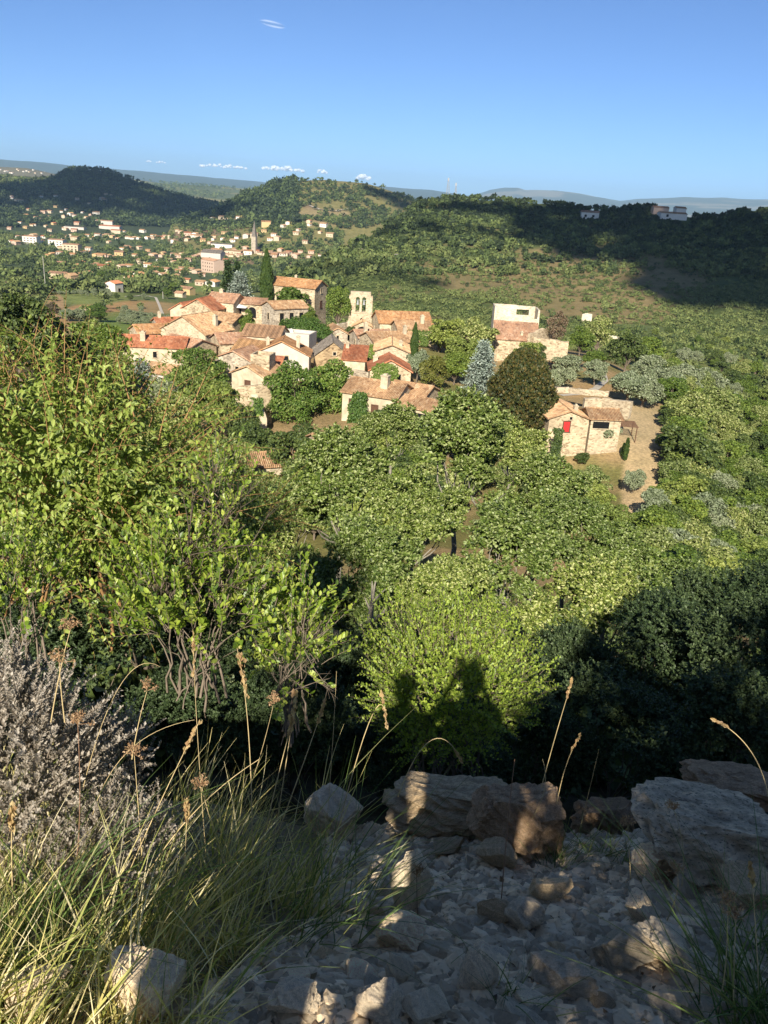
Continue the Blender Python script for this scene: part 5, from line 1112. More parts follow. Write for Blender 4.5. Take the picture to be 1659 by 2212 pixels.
SM = {'grey': stonetex('grey_limestone', (.42, .345, .25), (.60, .505, .38), (.74, .64, .50)), 'tan': stonetex('tan_limestone', (.30, .225, .14), (.50, .39, .255), (.64, .53, .37)),
      'cream': stonetex('cream_limestone', (.48, .40, .28), (.60, .52, .39), (.70, .62, .49)), 'brown': stonetex('brown_conglomerate', (.22, .145, .09), (.40, .28, .18), (.54, .41, .285), 20, 1.0)}
SM['cong'] = stonetex('rough_ledge_stone', (.22, .185, .14), (.40, .345, .27), (.62, .55, .44), 7, 1.2)

def ico(sub):
    bm = bmesh.new(); bmesh.ops.create_icosphere(bm, subdivisions=sub, radius=1); bm.verts.ensure_lookup_table()
    V = np.array([v.co for v in bm.verts]); F = np.array([[v.index for v in f.verts] for f in bm.faces]); bm.free(); return V, F
ICO = {k: ico(k) for k in (1, 3, 4, 5)}
def rockshape(seed, sub=4, cuts=11, depth=(.5, .82), rough=.05):
    rng = np.random.RandomState(seed); V, F = ICO[sub]; V = V.copy()
    n = norm(rng.normal(size=(cuts, 3))); d = rng.uniform(*depth, cuts)
    if cuts == 14:
        ax = np.concatenate([np.eye(3), -np.eye(3)]); n[:6] = norm(ax + rng.normal(size=(6, 3)) * .18); d[:6] = rng.uniform(.55, .7, 6); d[6:] = rng.uniform(.75, .95, 8)
    for k in range(cuts):
        e = V @ n[k] - d[k]; V -= np.where(e > 0, e, 0)[:, None] * n[k]
    nn = norm(V); q = fbm(V[:, 0] * 3 + V[:, 2] * 2.1, V[:, 1] * 3 - V[:, 2] * 1.7, seed, 5) + .7 * fbm(V[:, 0] * 11 + V[:, 2] * 7, V[:, 1] * 11 - V[:, 2] * 8, seed + 3, 3)
    V += nn * (q * rough)[:, None]; lo, hi = V.min(0), V.max(0); V = (V - (lo + hi) / 2) / ((hi - lo) / 2); return V, F
RM = {}
def rockmesh(kind, mat, i):
    key = (kind, mat, i)
    if key not in RM:
        V, F = rockshape(i * 13 + 5 + len(kind), *{'fine': (5, 12, (.42, .78), .09), 'std': (5, 11, (.4, .75), .07), 'lump': (5, 14, (.5, .8), .15), 'chip': (4, 10, (.38, .75), .05)}[kind]); RM[key] = mk_mesh('stone', V, F, SM[mat])
    return RM[key]
def stone(label, x, y, w, h, mat, i=0, kind='std', deep=.9, rz=0, sink=.0, group='stones of the scree at the viewpoint', name='stone', tilt=0, R=None):
    u, v = S(x, y); g, r = hit(u, v + h / 1.107 * .42, .6, 12)
    r = R or r; c = at(u, v, r); dist = np.linalg.norm(c); sw, sh = w / 1959 * dist / 2, h / 1959 * dist / 2
    if name == 'stone': w, h, sw, sh = w * .88, h * .88, sw * .88, sh * .88
    o = link(name, rockmesh(kind, mat, i), None, c + np.array([0, sw * deep * .5, -sh * sink])); o.rotation_euler = (R_(-18), R_(tilt), R_(rz)); o.scale = (sw, sw * deep, sh)
    return tag(o, label, 'stone' if name == 'stone' else name, group)
stone('large tan boulder slab at the cliff edge, pitted brown on its right side', 1240, 1985, 220, 140, 'brown', 1, 'lump', .8, -8, group='boulders at the cliff edge', name='boulder')
stone('broad flaky rock forming the left top of the cliff edge boulder', 1080, 1960, 320, 110, 'tan', 2, 'lump', .8, 6, group='boulders at the cliff edge', name='boulder')
stone('sunlit cream wedge stone standing in the gap of the shadows', 1010, 1962, 116, 104, 'cream', 3, 'fine', .7, 8)
stone('upright block with sunlit pointed top in the middle of the scree', 985, 2125, 116, 175, 'cream', 4, 'fine', .7, -6)
stone('small sunlit flake on top of the cliff edge boulder', 1040, 1888, 80, 50, 'cream', 5, 'std', .7, 0)
stone('grey triangular stone at the left of the cliff edge', 800, 1955, 160, 130, 'grey', 6, 'fine', .7, 12)
stone('pale rounded stone left of the sunlit wedge', 945, 1925, 70, 70, 'tan', 7, 'std', .8, 0)
stone('grey stone right of the sunlit wedge', 1080, 1945, 80, 80, 'grey', 8, 'std', .8, 20)
stone('flat brownish stone in front of the cliff edge boulder', 1075, 2035, 84, 48, 'tan', 9, 'std', .8, 4)
stone('blocky tan stone below the pitted boulder', 1190, 2055, 104, 74, 'tan', 10, 'std', .9, -10)
stone('long tan stone lying aslant right of the upright block', 1185, 2185, 100, 76, 'tan', 11, 'std', .5, 0, tilt=-35)
stone('flat grey block with lit edge in front of the upright block', 960, 2245, 130, 90, 'grey', 12, 'fine', .8, 10)
stone('sunlit pointed chip near the bottom of the shadow gap', 955, 2325, 72, 80, 'cream', 13, 'std', .7, 0)
stone('bright sunlit stone at the bottom of the shadow gap', 1015, 2425, 122, 100, 'cream', 14, 'fine', .8, 5)
stone('grey stone left of the bright bottom stone', 905, 2420, 110, 110, 'grey', 15, 'fine', .8, -12)
stone('big smooth pale stone at the bottom left in the grass', 335, 2390, 190, 170, 'grey', 16, 'fine', .8, 8)
stone('rough grey stone at the bottom between grass and scree', 700, 2410, 130, 90, 'grey', 17, 'fine', .8, 0)
stone('dark grey earth bound stone at the bottom left corner', 60, 2400, 160, 110, 'grey', 18, 'std', .9, 0)
stone('large grey conglomerate ledge on the right', 1730, 2060, 360, 150, 'cong', 19, 'lump', .9, -6, group='boulders at the cliff edge', name='boulder', R=2.5)
stone('lower grey block under the big ledge', 1590, 2085, 130, 70, 'grey', 33, 'fine', .8, 10, group='boulders at the cliff edge', name='boulder')
stone('tan block at the right margin below the ledge', 1800, 2140, 150, 90, 'tan', 34, 'fine', .8, -14, group='boulders at the cliff edge', name='boulder')
stone('upper brown rock shelf behind the grey ledge', 1790, 1920, 220, 70, 'brown', 20, 'lump', .9, 0, group='boulders at the cliff edge', name='boulder', R=3.4)
stone('low dark rock between the two cliff edge boulders', 1450, 1985, 150, 90, 'brown', 21, 'lump', .8, 0, group='boulders at the cliff edge', name='boulder', R=3.1)
stone('rounded greenish grey stone right of the middle scree', 1545, 2190, 94, 76, 'grey', 22, 'fine', .9, 0)
stone('split grey slab with sunlit face in the right scree', 1500, 2290, 140, 96, 'cream', 23, 'fine', .8, 15)
stone('long grey slab sloping down to the grass tuft', 1610, 2300, 180, 70, 'grey', 24, 'fine', .8, -18, tilt=22)
stone('flat pale slab at the lower middle of the scree', 1350, 2360, 150, 70, 'grey', 25, 'fine', .8, 8)
stone('pinkish broad stone in the middle right scree', 1320, 2140, 110, 60, 'tan', 26, 'std', .8, 0)
stone('whitish small block under the grey ledge', 1640, 2130, 60, 60, 'cream', 27, 'std', .8, 0)
stone('smooth round stone at the bottom right edge', 1580, 2420, 90, 60, 'grey', 28, 'std', .9, 0)
stone('grey block with flat top at the right of the long tan stone', 1260, 2205, 100, 84, 'grey', 29, 'fine', .8, 20)
stone('pale chunk at the very bottom below the small grass tuft', 1240, 2435, 80, 50, 'cream', 30, 'std', .8, 0)
stone('brown grey cobble in the lower scree', 1140, 2330, 110, 120, 'grey', 31, 'fine', .8, 30)
# many more stones, countable at this range
rng = np.random.RandomState(77); cnt = 0
def gedge(v): return np.interp(v, [1500, 1650, 1760, 1850, 2000, 2100, 2160, 2212], [560, 640, 720, 730, 700, 560, 480, 420])
u, v = rng.uniform(430, 1680, 900), 1790 + 440 * rng.rand(900) ** .9
P, Rr_ = hits(u, v, .6, 8, 900)
WHERE = lambda u, v: ('by the grass' if u < 800 else ('round the upright block' if u < 1000 else ('in the middle scree' if u < 1250 else 'below the grey ledge'))) + (' near the edge' if v < 1900 else (' halfway down' if v < 2060 else ' close to the viewer'))
for (uu, vv, (gx, gy), r) in zip(u, v, P, Rr_):
    if uu < gedge(vv) - 20 or r > 3.3 or cnt >= 280: continue
    cnt += 1; s_ = rng.choice([.017, .025, .034, .045], p=[.34, .34, .22, .10]) * rng.uniform(.8, 1.2); mt = rng.choice(['grey', 'tan', 'cream'], p=[.66, .22, .12]); i = rng.randint(0, 9)
    o = link('stone', rockmesh('chip', mt, 40 + i), None, (gx, gy, hz(gx, gy) + s_ * .3)); o.scale = (s_ * rng.uniform(.9, 1.5), s_ * rng.uniform(.8, 1.2), s_ * rng.uniform(.5, .9)); o.rotation_euler = (rng.uniform(-.5, .5), rng.uniform(-.5, .5), rng.uniform(0, 6.28))
    sz = 'small' if s_ < .025 else ('fist sized' if s_ < .042 else 'head sized')
    tag(o, f"{sz} {dict(grey='grey', tan='tan', cream='pale cream')[mt]} stone {WHERE(uu, vv)}", 'stone', 'loose stones of the scree')
# gravel
n = 19000; u, v = rng.uniform(380, 1700, n), rng.uniform(1740, 2240, n); P, Rr_ = hits(u, v, .6, 6, 500); k = (u > gedge(v) - 30) & (Rr_ < 3.6); P = P[k]; n = len(P)
z = height(P[:, 0], P[:, 1])[0]; s_ = .006 + .026 * rng.rand(n) ** 3.2 + .005 * rng.rand(n); iv, if_ = ICO[1]; rs = [rockshape(500 + q, 1, 8, (.38, .75), .0)[0] for q in range(12)]
q = rng.randint(0, 12, n); B = np.array(rs)[q]; a = rng.uniform(0, 6.28, n); ca, sa = np.cos(a)[:, None], np.sin(a)[:, None]
B = B * np.stack([s_ * rng.uniform(.9, 1.5, n), s_, s_ * rng.uniform(.5, .9, n)], -1)[:, None]; B = np.stack([B[..., 0] * ca - B[..., 1] * sa, B[..., 0] * sa + B[..., 1] * ca, B[..., 2]], -1) + np.stack([P[:, 0], P[:, 1], z + s_ * .35], -1)[:, None]
tag(link('gravel', mk_mesh('gravel', B.reshape(-1, 3), (np.arange(n) * len(iv))[:, None, None].repeat(len(if_), 1) .reshape(-1, 1) + np.tile(if_, (n, 1)), stonetex('gravel_stone', (.50, .385, .25), (.68, .55, .385), (.78, .66, .50)))), kind='stuff')
rng = np.random.RandomState(79); n = 1500; u, v = rng.uniform(100, 1700, n), rng.uniform(1740, 2260, n); P, Rr_ = hits(u, v, .6, 6, 500); z = height(P[:, 0], P[:, 1])[0]
V, F = scatter(LEAF, np.stack([P[:, 0], P[:, 1], z + rng.uniform(.006, .03, n)], -1), rng.normal(size=(n, 3)) * np.array([1, 1, .3]), rng.normal(size=(n, 3)) * .5 + np.array([0, 0, 1.]), rng.uniform(.008, .03, n))
tag(link('dead_leaves', mk_mesh('dead_leaves', V, F, leafmat('dead_leaf', [(.16, .10, .05), (.26, .17, .08), (.36, .26, .14), (.12, .08, .05)], .1, 0))), kind='stuff')
# ------------------------------------------------------------------ grasses
LM['grass'] = leafmat('grass_blade', [(.17, .22, .05), (.34, .35, .10), (.52, .46, .16), (.64, .53, .22), (.72, .61, .31), (.76, .66, .42)], .3, 0, .5, .3)
LM['gtuft'] = leafmat('green_blade', [(.07, .11, .03), (.10, .16, .04), (.15, .21, .06), (.27, .27, .1)], .3, 0, .5, .3)
LM['grey'] = leafmat('grey_leaf', [(.29, .25, .20), (.37, .325, .265), (.45, .40, .335), (.32, .27, .21)], .15, 0, .8, .1)
STRAW = plain('straw', (.50, .38, .19), .7, .25, 30); REDST = plain('reddish_stem', (.26, .15, .09), .8, .2, 30); HEADM = leafmat('dry_seed_head', [(.42, .29, .13), (.55, .42, .22), (.36, .22, .11)], .25, 0); PINKH = leafmat('dry_flower_head', [(.36, .22, .12), (.46, .31, .17), (.28, .16, .08)], .2, 0)
def blades(rng, base, ln, lean, width, bend=.5, K=6):
    n = len(base); t = np.linspace(0, 1, K)[None, :, None]; d = norm(lean); side = norm(np.cross(d, rsph(rng, n)))
    b_ = norm(d * np.array([1, 1, 0]) + rng.normal(size=(n, 3)) * .3 * np.array([1, 1, 0]) + 1e-3)
    P = base[:, None] + ln[:, None, None] * (d[:, None] * t + (b_ * (bend * rng.rand(n))[:, None])[:, None] * t ** 2 - np.array([0, 0, .35]) * (bend * rng.rand(n))[:, None, None] * t ** 3)
    w = (width[:, None] * (1 - .9 * t[0, :, 0] ** 1.5))[..., None] * side[:, None]
    V = np.stack([P - w, P + w], 2).reshape(n, -1, 3); i = np.arange(K - 1) * 2; f = np.stack([i, i + 1, i + 3, i + 2], -1)
    return V.reshape(-1, 3), ((np.arange(n) * 2 * K)[:, None, None] + f[None]).reshape(-1, 4)
def onground(us, vs, r1=9): P, r = hits(us, vs, .6, r1, 700); return np.concatenate([P, (height(P[:, 0], P[:, 1])[0] - .01)[:, None]], 1), r
# clumps of blades
rng = np.random.RandomState(81); nc = 115; u, v = rng.uniform(-160, 740, nc), rng.uniform(1560, 2330, nc); k = u < gedge(np.minimum(v, 2212)) - 10; C0, r = onground(u[k], v[k]); nb = 24
Bs = np.repeat(C0, nb, 0) + rng.normal(size=(len(C0) * nb, 3)) * np.array([.035, .035, 0]); dn = np.repeat(rng.uniform(.6, 1.25, len(C0)), nb)
lean = np.array([.22, .06, 1]) + np.repeat(rng.normal(size=(len(C0), 3)) * .12, nb, 0) + rng.normal(size=Bs.shape) * np.array([.26, .26, .1])
V, F = blades(rng, Bs, dn * rng.uniform(.12, .44, len(Bs)), lean, rng.uniform(.0014, .0036, len(Bs)), .33)
tag(link('grass', mk_mesh('grass', V, F, LM['grass'])), kind='stuff')
n = 4200; u, v = rng.uniform(-160, 760, n), rng.uniform(1700, 2400, n); k = u < gedge(np.minimum(v, 2212)) + 15; B0, r = onground(u[k], v[k]); n = len(B0)
V, F = blades(rng, B0, rng.uniform(.05, .22, n), np.array([.2, 0, .7]) + rng.normal(size=(n, 3)) * .6, rng.uniform(.0012, .0026, n), .9)
tag(link('dry_grass', mk_mesh('dry_grass', V, F, LM['grass'])), kind='stuff')
def tuft(label, x, y, n, ln, spread, seed, lean=(0, 0, 1), w=.0022):
    rng = np.random.RandomState(seed); g = onground([x / 1.10669], [y / 1.10669])[0][0]; B0 = rng.normal(size=(n, 3)) * np.array([.04, .04, 0]) * (ln[1] / .3)
    V, F = blades(rng, B0, rng.uniform(*ln, n), np.array(lean) + rng.normal(size=(n, 3)) * spread, w * rng.uniform(.6, 1.2, n), .8, 8)
    tag(link('grass_tuft', mk_mesh('grass_tuft', V, F, LM['gtuft']), None, g), label, 'grass tuft', 'grass tufts among the stones')
tuft('big green grass tuft at the bottom right corner', 1830, 2470, 200, (.2, .5), .38, 82, (-.15, .05, 1), .003)
tuft('green grass clump right below the grey ledge', 1850, 2300, 70, (.2, .45), .3, 83, (-.1, 0, 1))
tuft('wispy grass at the foot of the pitted boulder', 1330, 2080, 110, (.1, .24), .5, 84, (.3, 0, .8), .0015)
tuft('small short tuft at the lower middle of the scree', 1215, 2410, 40, (.08, .2), .25, 85, (.1, 0, 1), .002)
tuft('long stemmed tussock right at the grass edge', 770, 2210, 50, (.3, .68), .16, 86, (.22, .05, 1), .0022)
tuft('second tall tussock leaning right over the scree', 690, 2260, 40, (.3, .62), .2, 87, (.3, .0, 1), .0022)
tuft('dim grass tuft in the shade before the right ledge', 1440, 2060, 60, (.12, .26), .45, 88, (.2, 0, .8), .0016)
tuft('sunlit straw green clump at the left edge', 60, 2300, 120, (.25, .55), .26, 89, (.12, 0, 1), .003)
# grey aromatic shrub
shrub('grey_shrub', 'silvery grey aromatic shrub with dry twigs at the left', at(30, 1640, 2.25), (.29, .28, .30), 800, (.06, .15), 26, .1, .019, LEAF, 'grey', TWG, 0, .45, 0, 91, outw=.8, upw=1.0, trk=(.007, 8), fill=.85, shell=.35, tw=.0014)
shrub('grey_shrub', 'smaller silvery shrub right of the big grey one', at(235, 1650, 2.5), (.13, .16, .16), 200, (.06, .15), 24, .1, .017, LEAF, 'grey', TWG, 0, .45, 0, 92, outw=.8, upw=1.0, trk=(.005, 6), fill=.85, shell=.35, tw=.0013)
shrub('grey_shrub', 'low grey shrub between the grass clumps', at(230, 1850, 2.0), (.2, .2, .16), 220, (.06, .14), 24, .1, .017, LEAF, 'grey', TWG, 0, .4, 0, 93, outw=.8, upw=.9, trk=(.005, 6), fill=.85, shell=.35, tw=.0013)
# dry stalks
def stalk(label, pts, R, kind='seed', seed=0, rad=.0016, col=None, grp='dry stalks rising from the grass'):
    rng = np.random.RandomState(seed + 300); Pk = [at(u, v, R) for u, v in pts]; base = Pk[0]; Pk = np.array(Pk) - base; t = np.linspace(0, 1, 16); tk = np.linspace(0, 1, len(Pk))
    if len(Pk) == 3: C1 = 2 * Pk[1] - .5 * (Pk[0] + Pk[2]); P = ((1 - t) ** 2)[:, None] * Pk[0] + (2 * t * (1 - t))[:, None] * C1 + (t ** 2)[:, None] * Pk[2]
    else: P = Pk[0] + (Pk[1] - Pk[0]) * t[:, None] + np.array([.02, 0, 0]) * (np.sin(t * 3.14) * rng.normal())[:, None]
    o = thing('dry_stalk', label, 'dry stalk', base, 0, grp); V, F = tubes(P[None], (rad * (1.1 - .6 * t))[None], 5); link('stem', mk_mesh('stem', V, F, col or STRAW, smoothf=True), o)
    T = norm(P[-1] - P[-3]); L_ = np.linalg.norm(Pk[-1] - Pk[0])
    if kind in ('seed', 'wide'):
        n = 34 if kind == 'seed' else 50; h = .17 * L_ if kind == 'seed' else .22 * L_; q = rng.rand(n); p = P[-1] - T * h * (1 - q)[:, None] + rng.normal(size=(n, 3)) * (.0014 if kind == 'seed' else .0035)
        V, F = scatter(LEAF, p, T + rng.normal(size=(n, 3)) * .14, rsph(rng, n), rng.uniform(.010, .022, n)); link('seed_head', mk_mesh('seed_head', V, F, HEADM), o)
    elif kind == 'umbel':
        n = 14; d = norm(T + rng.normal(size=(n, 3)) * .55); e = d * rng.uniform(.015, .035, n)[:, None]; V, F = tubes(P[-1] + e[:, None] * np.linspace(0, 1, 4)[None, :, None], np.full((n, 4), .0008), 3)
        m = n * 12; p = np.repeat(P[-1] + e, 12, 0) + rng.normal(size=(m, 3)) * .0035; V2, F2 = scatter(LEAF, p, rsph(rng, m), rsph(rng, m), rng.uniform(.004, .009, m)); V, F, _ = merge([(V, F, 0), (V2, F2, 0)]); link('flower_head', mk_mesh('flower_head', V, F, PINKH), o)
    return o
ST = [('tall straw stalk with split golden head before the oval leaved shrub', [(545, 1880), (538, 1600), (512, 1400)], 2.0, 'wide'), ('thin straight stalk reaching up to the dead twigs', [(445, 1850), (425, 1560), (418, 1375)], 2.0, 'seed'), ('straw stalk with head leaning right in front of dark shade', [(580, 1880), (610, 1700), (640, 1490)], 2.1, 'wide'),
      ('short straw stalk with drooping head', [(560, 1850), (600, 1680), (636, 1540)], 2.05, 'seed'), ('pale stalk leaning far right across the dark shade', [(600, 1800), (655, 1650), (702, 1515)], 2.1, 'seed'), ('very thin vertical stalk left of the round bush', [(690, 1960), (712, 1700), (727, 1450)], 2.1, 'plain'),
      ('arched stalk with two hanging spikes before the round bush', [(690, 1960), (790, 1580), (835, 1566)], 2.2, 'seed'), ('arched stalk whose spike hangs over the boulder', [(860, 1720), (930, 1600), (995, 1640)], 2.4, 'seed'), ('long reddish stalk standing before the pitted boulder', [(1078, 2010), (1095, 1800), (1112, 1640)], 2.0, 'plain'),
      ('slender stalk with pale plume right of the round bush', [(1170, 1700), (1200, 1590), (1236, 1470)], 2.6, 'seed'), ('second slender plume right of the round bush', [(1195, 1800), (1215, 1680), (1252, 1590)], 2.6, 'seed'), ('bare thin stalk before the dark right bushes', [(1240, 1840), (1265, 1740), (1294, 1618)], 2.6, 'plain'),
      ('nodding grass stalk at the right margin', [(1660, 1720), (1620, 1620), (1545, 1556)], 2.4, 'seed'), ('brown umbel above the grey shrub', [(110, 1560), (130, 1450), (152, 1360)], 2.0, 'umbel'), ('brown umbel leaning right of the grey shrub', [(285, 1640), (300, 1560), (318, 1492)], 2.1, 'umbel'),
      ('small brown umbel touching the grey shrub', [(140, 1560), (132, 1490), (128, 1430)], 2.0, 'umbel'), ('dried umbel on a red stem in the middle of the grass', [(160, 1900), (172, 1760), (168, 1565)], 1.9, 'umbel'), ('yellow brown umbel in the bright grass', [(310, 1900), (300, 1760), (290, 1630)], 1.9, 'umbel'),
      ('pale tan umbel in front of the dark shade', [(520, 1950), (470, 1820), (436, 1700)], 1.9, 'umbel'), ('tiny umbel on a thin stem among the tall stalks', [(520, 1760), (560, 1640), (592, 1515)], 2.1, 'umbel'), ('yellow umbel standing before the grey ledge', [(1362, 1900), (1360, 1850), (1356, 1780)], 2.3, 'umbel'),
      ('big pinkish dried flower head above the corner tuft', [(1560, 2140), (1570, 2050), (1572, 1950)], 1.75, 'umbel'), ('second pinkish flower head just below the big one', [(1585, 2160), (1586, 2080), (1590, 1985)], 1.75, 'umbel'), ('small dried head on the grey ledge', [(1470, 1930), (1476, 1840), (1456, 1750)], 2.3, 'umbel'),
      ('orange dried head in front of the grey ledge', [(1440, 1990), (1462, 1930), (1462, 1885)], 2.1, 'umbel'), ('reddish stem crossing the upright block', [(905, 2060), (902, 1990), (900, 1890)], 1.9, 'umbel'), ('long oblique straw from the grass over the scree', [(430, 2140), (600, 2010), (735, 1860)], 1.7, 'plain'),
      ('straw stalk bending over the left grass', [(230, 2000), (320, 1790), (430, 1560)], 1.8, 'seed'), ('bright straw leaning right over the shaded grass', [(250, 2020), (380, 1800), (560, 1640)], 1.8, 'plain'), ('pale yellow spike at the left margin', [(30, 1980), (25, 1840), (28, 1745)], 1.7, 'wide'),
      ('golden spike standing in the grass middle', [(395, 1960), (400, 1850), (405, 1730)], 1.8, 'wide'), ('thin long stalk bending over to the oval leaved shrub', [(200, 1760), (280, 1620), (420, 1555)], 2.0, 'plain'), ('hair thin stalk arching over the dark shade', [(180, 1700), (260, 1480), (345, 1440)], 2.1, 'plain'),
      ('straight stalk at the right of the pitted boulder', [(1085, 1840), (1165, 1740), (1172, 1640)], 2.5, 'plain'), ('thin dry stalk in the right scree', [(1520, 2120), (1500, 2050), (1470, 1990)], 1.9, 'plain'), ('upright straw beside the pinkish flower head', [(1640, 2150), (1632, 2000), (1622, 1870)], 1.8, 'seed')]
for i, (lb, pts, R, kd) in enumerate(ST): stalk(lb, pts, R, kd, i, rad=.0018 if 'thin' not in lb else .0011, col=REDST if 'red' in lb else None)
# ------------------------------------------------------------------ the two walkers whose shadows fall on the bush, and the plants behind them
SKIN = plain('skin', (.45, .28, .2), .6, .1); HAIR = plain('dark_hair', (.04, .03, .02), .6, .3, 30); SHIRT = [plain('blue_shirt', (.08, .12, .22), .9, .15), plain('white_shirt', (.6, .58, .55), .9, .1)]; TROU = plain('dark_trousers', (.05, .05, .06), .9, .2)
def person(label, x, y, zeye, shirt, arms):
    foot = hz(x, y); Hh = zeye - foot + .11; k = Hh / 1.72
    J = {'pel': (0, 0, .95), 'wai': (0, 0, 1.10), 'che': (0, 0, 1.30), 'nek': (0, .0, 1.47), 'hd1': (0, .02, 1.56), 'hd2': (0, .02, 1.66), 'ls': (-.18, 0, 1.40), 'rs': (.18, 0, 1.40), 'lh': (-.1, 0, .90), 'rh': (.1, 0, .90), 'lk': (-.11, .03, .50), 'rk': (.11, .03, .50), 'la': (-.12, 0, .09), 'ra': (.12, 0, .09), 'lt': (-.13, .16, .03), 'rt': (.13, .16, .03)}
    if arms: J.update({'le': (-.27, .1, 1.18), 're': (.27, .1, 1.18), 'lw': (-.09, .30, 1.47), 'rw': (.09, .30, 1.47), 'lf': (-.05, .33, 1.55), 'rf': (.05, .33, 1.55)})
    else: J.update({'le': (-.27, -.02, 1.13), 're': (.25, -.02, 1.13), 'lw': (-.28, .06, .90), 'rw': (.25, .08, .90), 'lf': (-.28, .09, .80), 'rf': (.25, .11, .80)})
    Rd = {'pel': .18, 'wai': .17, 'che': .185, 'nek': .055, 'hd1': .085, 'hd2': .085, 'ls': .065, 'rs': .065, 'lh': .085, 'rh': .085, 'lk': .058, 'rk': .058, 'la': .04, 'ra': .04, 'lt': .035, 'rt': .035, 'le': .04, 're': .04, 'lw': .028, 'rw': .028, 'lf': .03, 'rf': .03}
    Ed = 'pel-wai wai-che che-nek nek-hd1 hd1-hd2 che-ls che-rs ls-le le-lw lw-lf rs-re re-rw rw-rf pel-lh pel-rh lh-lk lk-la la-lt rh-rk rk-ra ra-rt'.split()
    nm = list(J); me = bpy.data.meshes.new('person'); me.from_pydata([tuple(c * k for c in J[q]) for q in nm], [tuple(nm.index(w) for w in e.split('-')) for e in Ed], [])
    o = link('person', me, None, (x, y, foot)); me.materials.append(shirt); md = o.modifiers.new('skin', 'SKIN'); o.modifiers.new('sub', 'SUBSURF').render_levels = 2
    for i, q in enumerate(nm): sv = me.skin_vertices[0].data[i]; sv.radius = (Rd[q] * k, Rd[q] * k); sv.use_root = (q == 'pel')
    tag(o, label, 'person')
    V, F = ICO[3]; hv = V * np.array([.098, .112, .11]) * k + np.array([0, .0, 1.665]) * k; hv = hv[:, :] - np.array([0, .012, -.012]) * k; hv[:, 1] = np.minimum(hv[:, 1], .065 * k); link('hair', mk_mesh('hair', hv, F, HAIR, smoothf=True), o)
    fv = V * np.array([.075, .05, .1]) * k + np.array([0, .085, 1.60]) * k; link('face', mk_mesh('face', fv, F, SKIN, smoothf=True), o)
    fm = MB()
    for sx in (-1, 1):
        fm.tube([(sx * .03 * k, .13 * k, 1.625 * k), (sx * .03 * k, .142 * k, 1.625 * k)], [.012 * k, .006 * k], 8)
        for q in range(5):
            f0 = np.array(J['lf' if sx < 0 else 'rf']) * k; a = f0 + np.array([(q - 2) * .016, .005, 0]) * k; up = 1 if arms else -1; fm.tube([a, a + np.array([0, .015, .045 * up]) * k, a + np.array([0, .035, .075 * up]) * k], [.009 * k, .008 * k, .006 * k], 6)
    fm.tube([(0, .13 * k, 1.61 * k), (0, .155 * k, 1.585 * k)], [.008 * k, .014 * k], 8); fm.tube([(-.02 * k, .13 * k, 1.555 * k), (.02 * k, .13 * k, 1.555 * k)], [.006 * k, .006 * k], 6)
    fm.obj('features', SKIN, o, smoothf=True)
    for sx, q in ((-1, 'l'), (1, 'r')):
        V2, F2 = tubes(np.array([[J[q + 'h'], J[q + 'k'], J[q + 'a']]]) * k, np.array([[.11, .085, .075]]) * k, 12); link('trouser_leg', mk_mesh('trouser_leg', V2, F2, TROU, smoothf=True), o)
    return o
person('walker holding up both hands at eye height behind the viewpoint', .03, -.42, .09, SHIRT[0], True)
person('shorter walker standing at the left of the other one', -.485, -.46, -.01, SHIRT[1], False)
pr = hit(512 / 1.10669, 1074 / 1.10669, 60)[0]
pw = person('distant person in white top and blue patterned trousers on the lawn', pr[0], pr[1], pr[2] + 1.5, M['cloth'], False)
for ch in pw.children:
    if ch.name.startswith('trouser_leg'): ch.data = ch.data.copy(); ch.data.materials.clear(); ch.data.materials.append(plain('blue_print', (.10, .14, .38), .9, .6, 14))
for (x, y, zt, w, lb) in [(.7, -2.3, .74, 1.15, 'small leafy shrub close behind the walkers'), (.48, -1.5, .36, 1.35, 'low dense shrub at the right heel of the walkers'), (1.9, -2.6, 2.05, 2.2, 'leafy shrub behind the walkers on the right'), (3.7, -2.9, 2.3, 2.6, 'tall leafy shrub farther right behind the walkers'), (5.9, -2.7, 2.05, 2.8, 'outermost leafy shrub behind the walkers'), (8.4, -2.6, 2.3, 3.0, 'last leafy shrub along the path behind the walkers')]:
    tree('shade_near', 'path_shrub', lb, (x, y, hz(x, y)), zt - hz(x, y), w, 'shrubs behind the walkers', 'shrub')
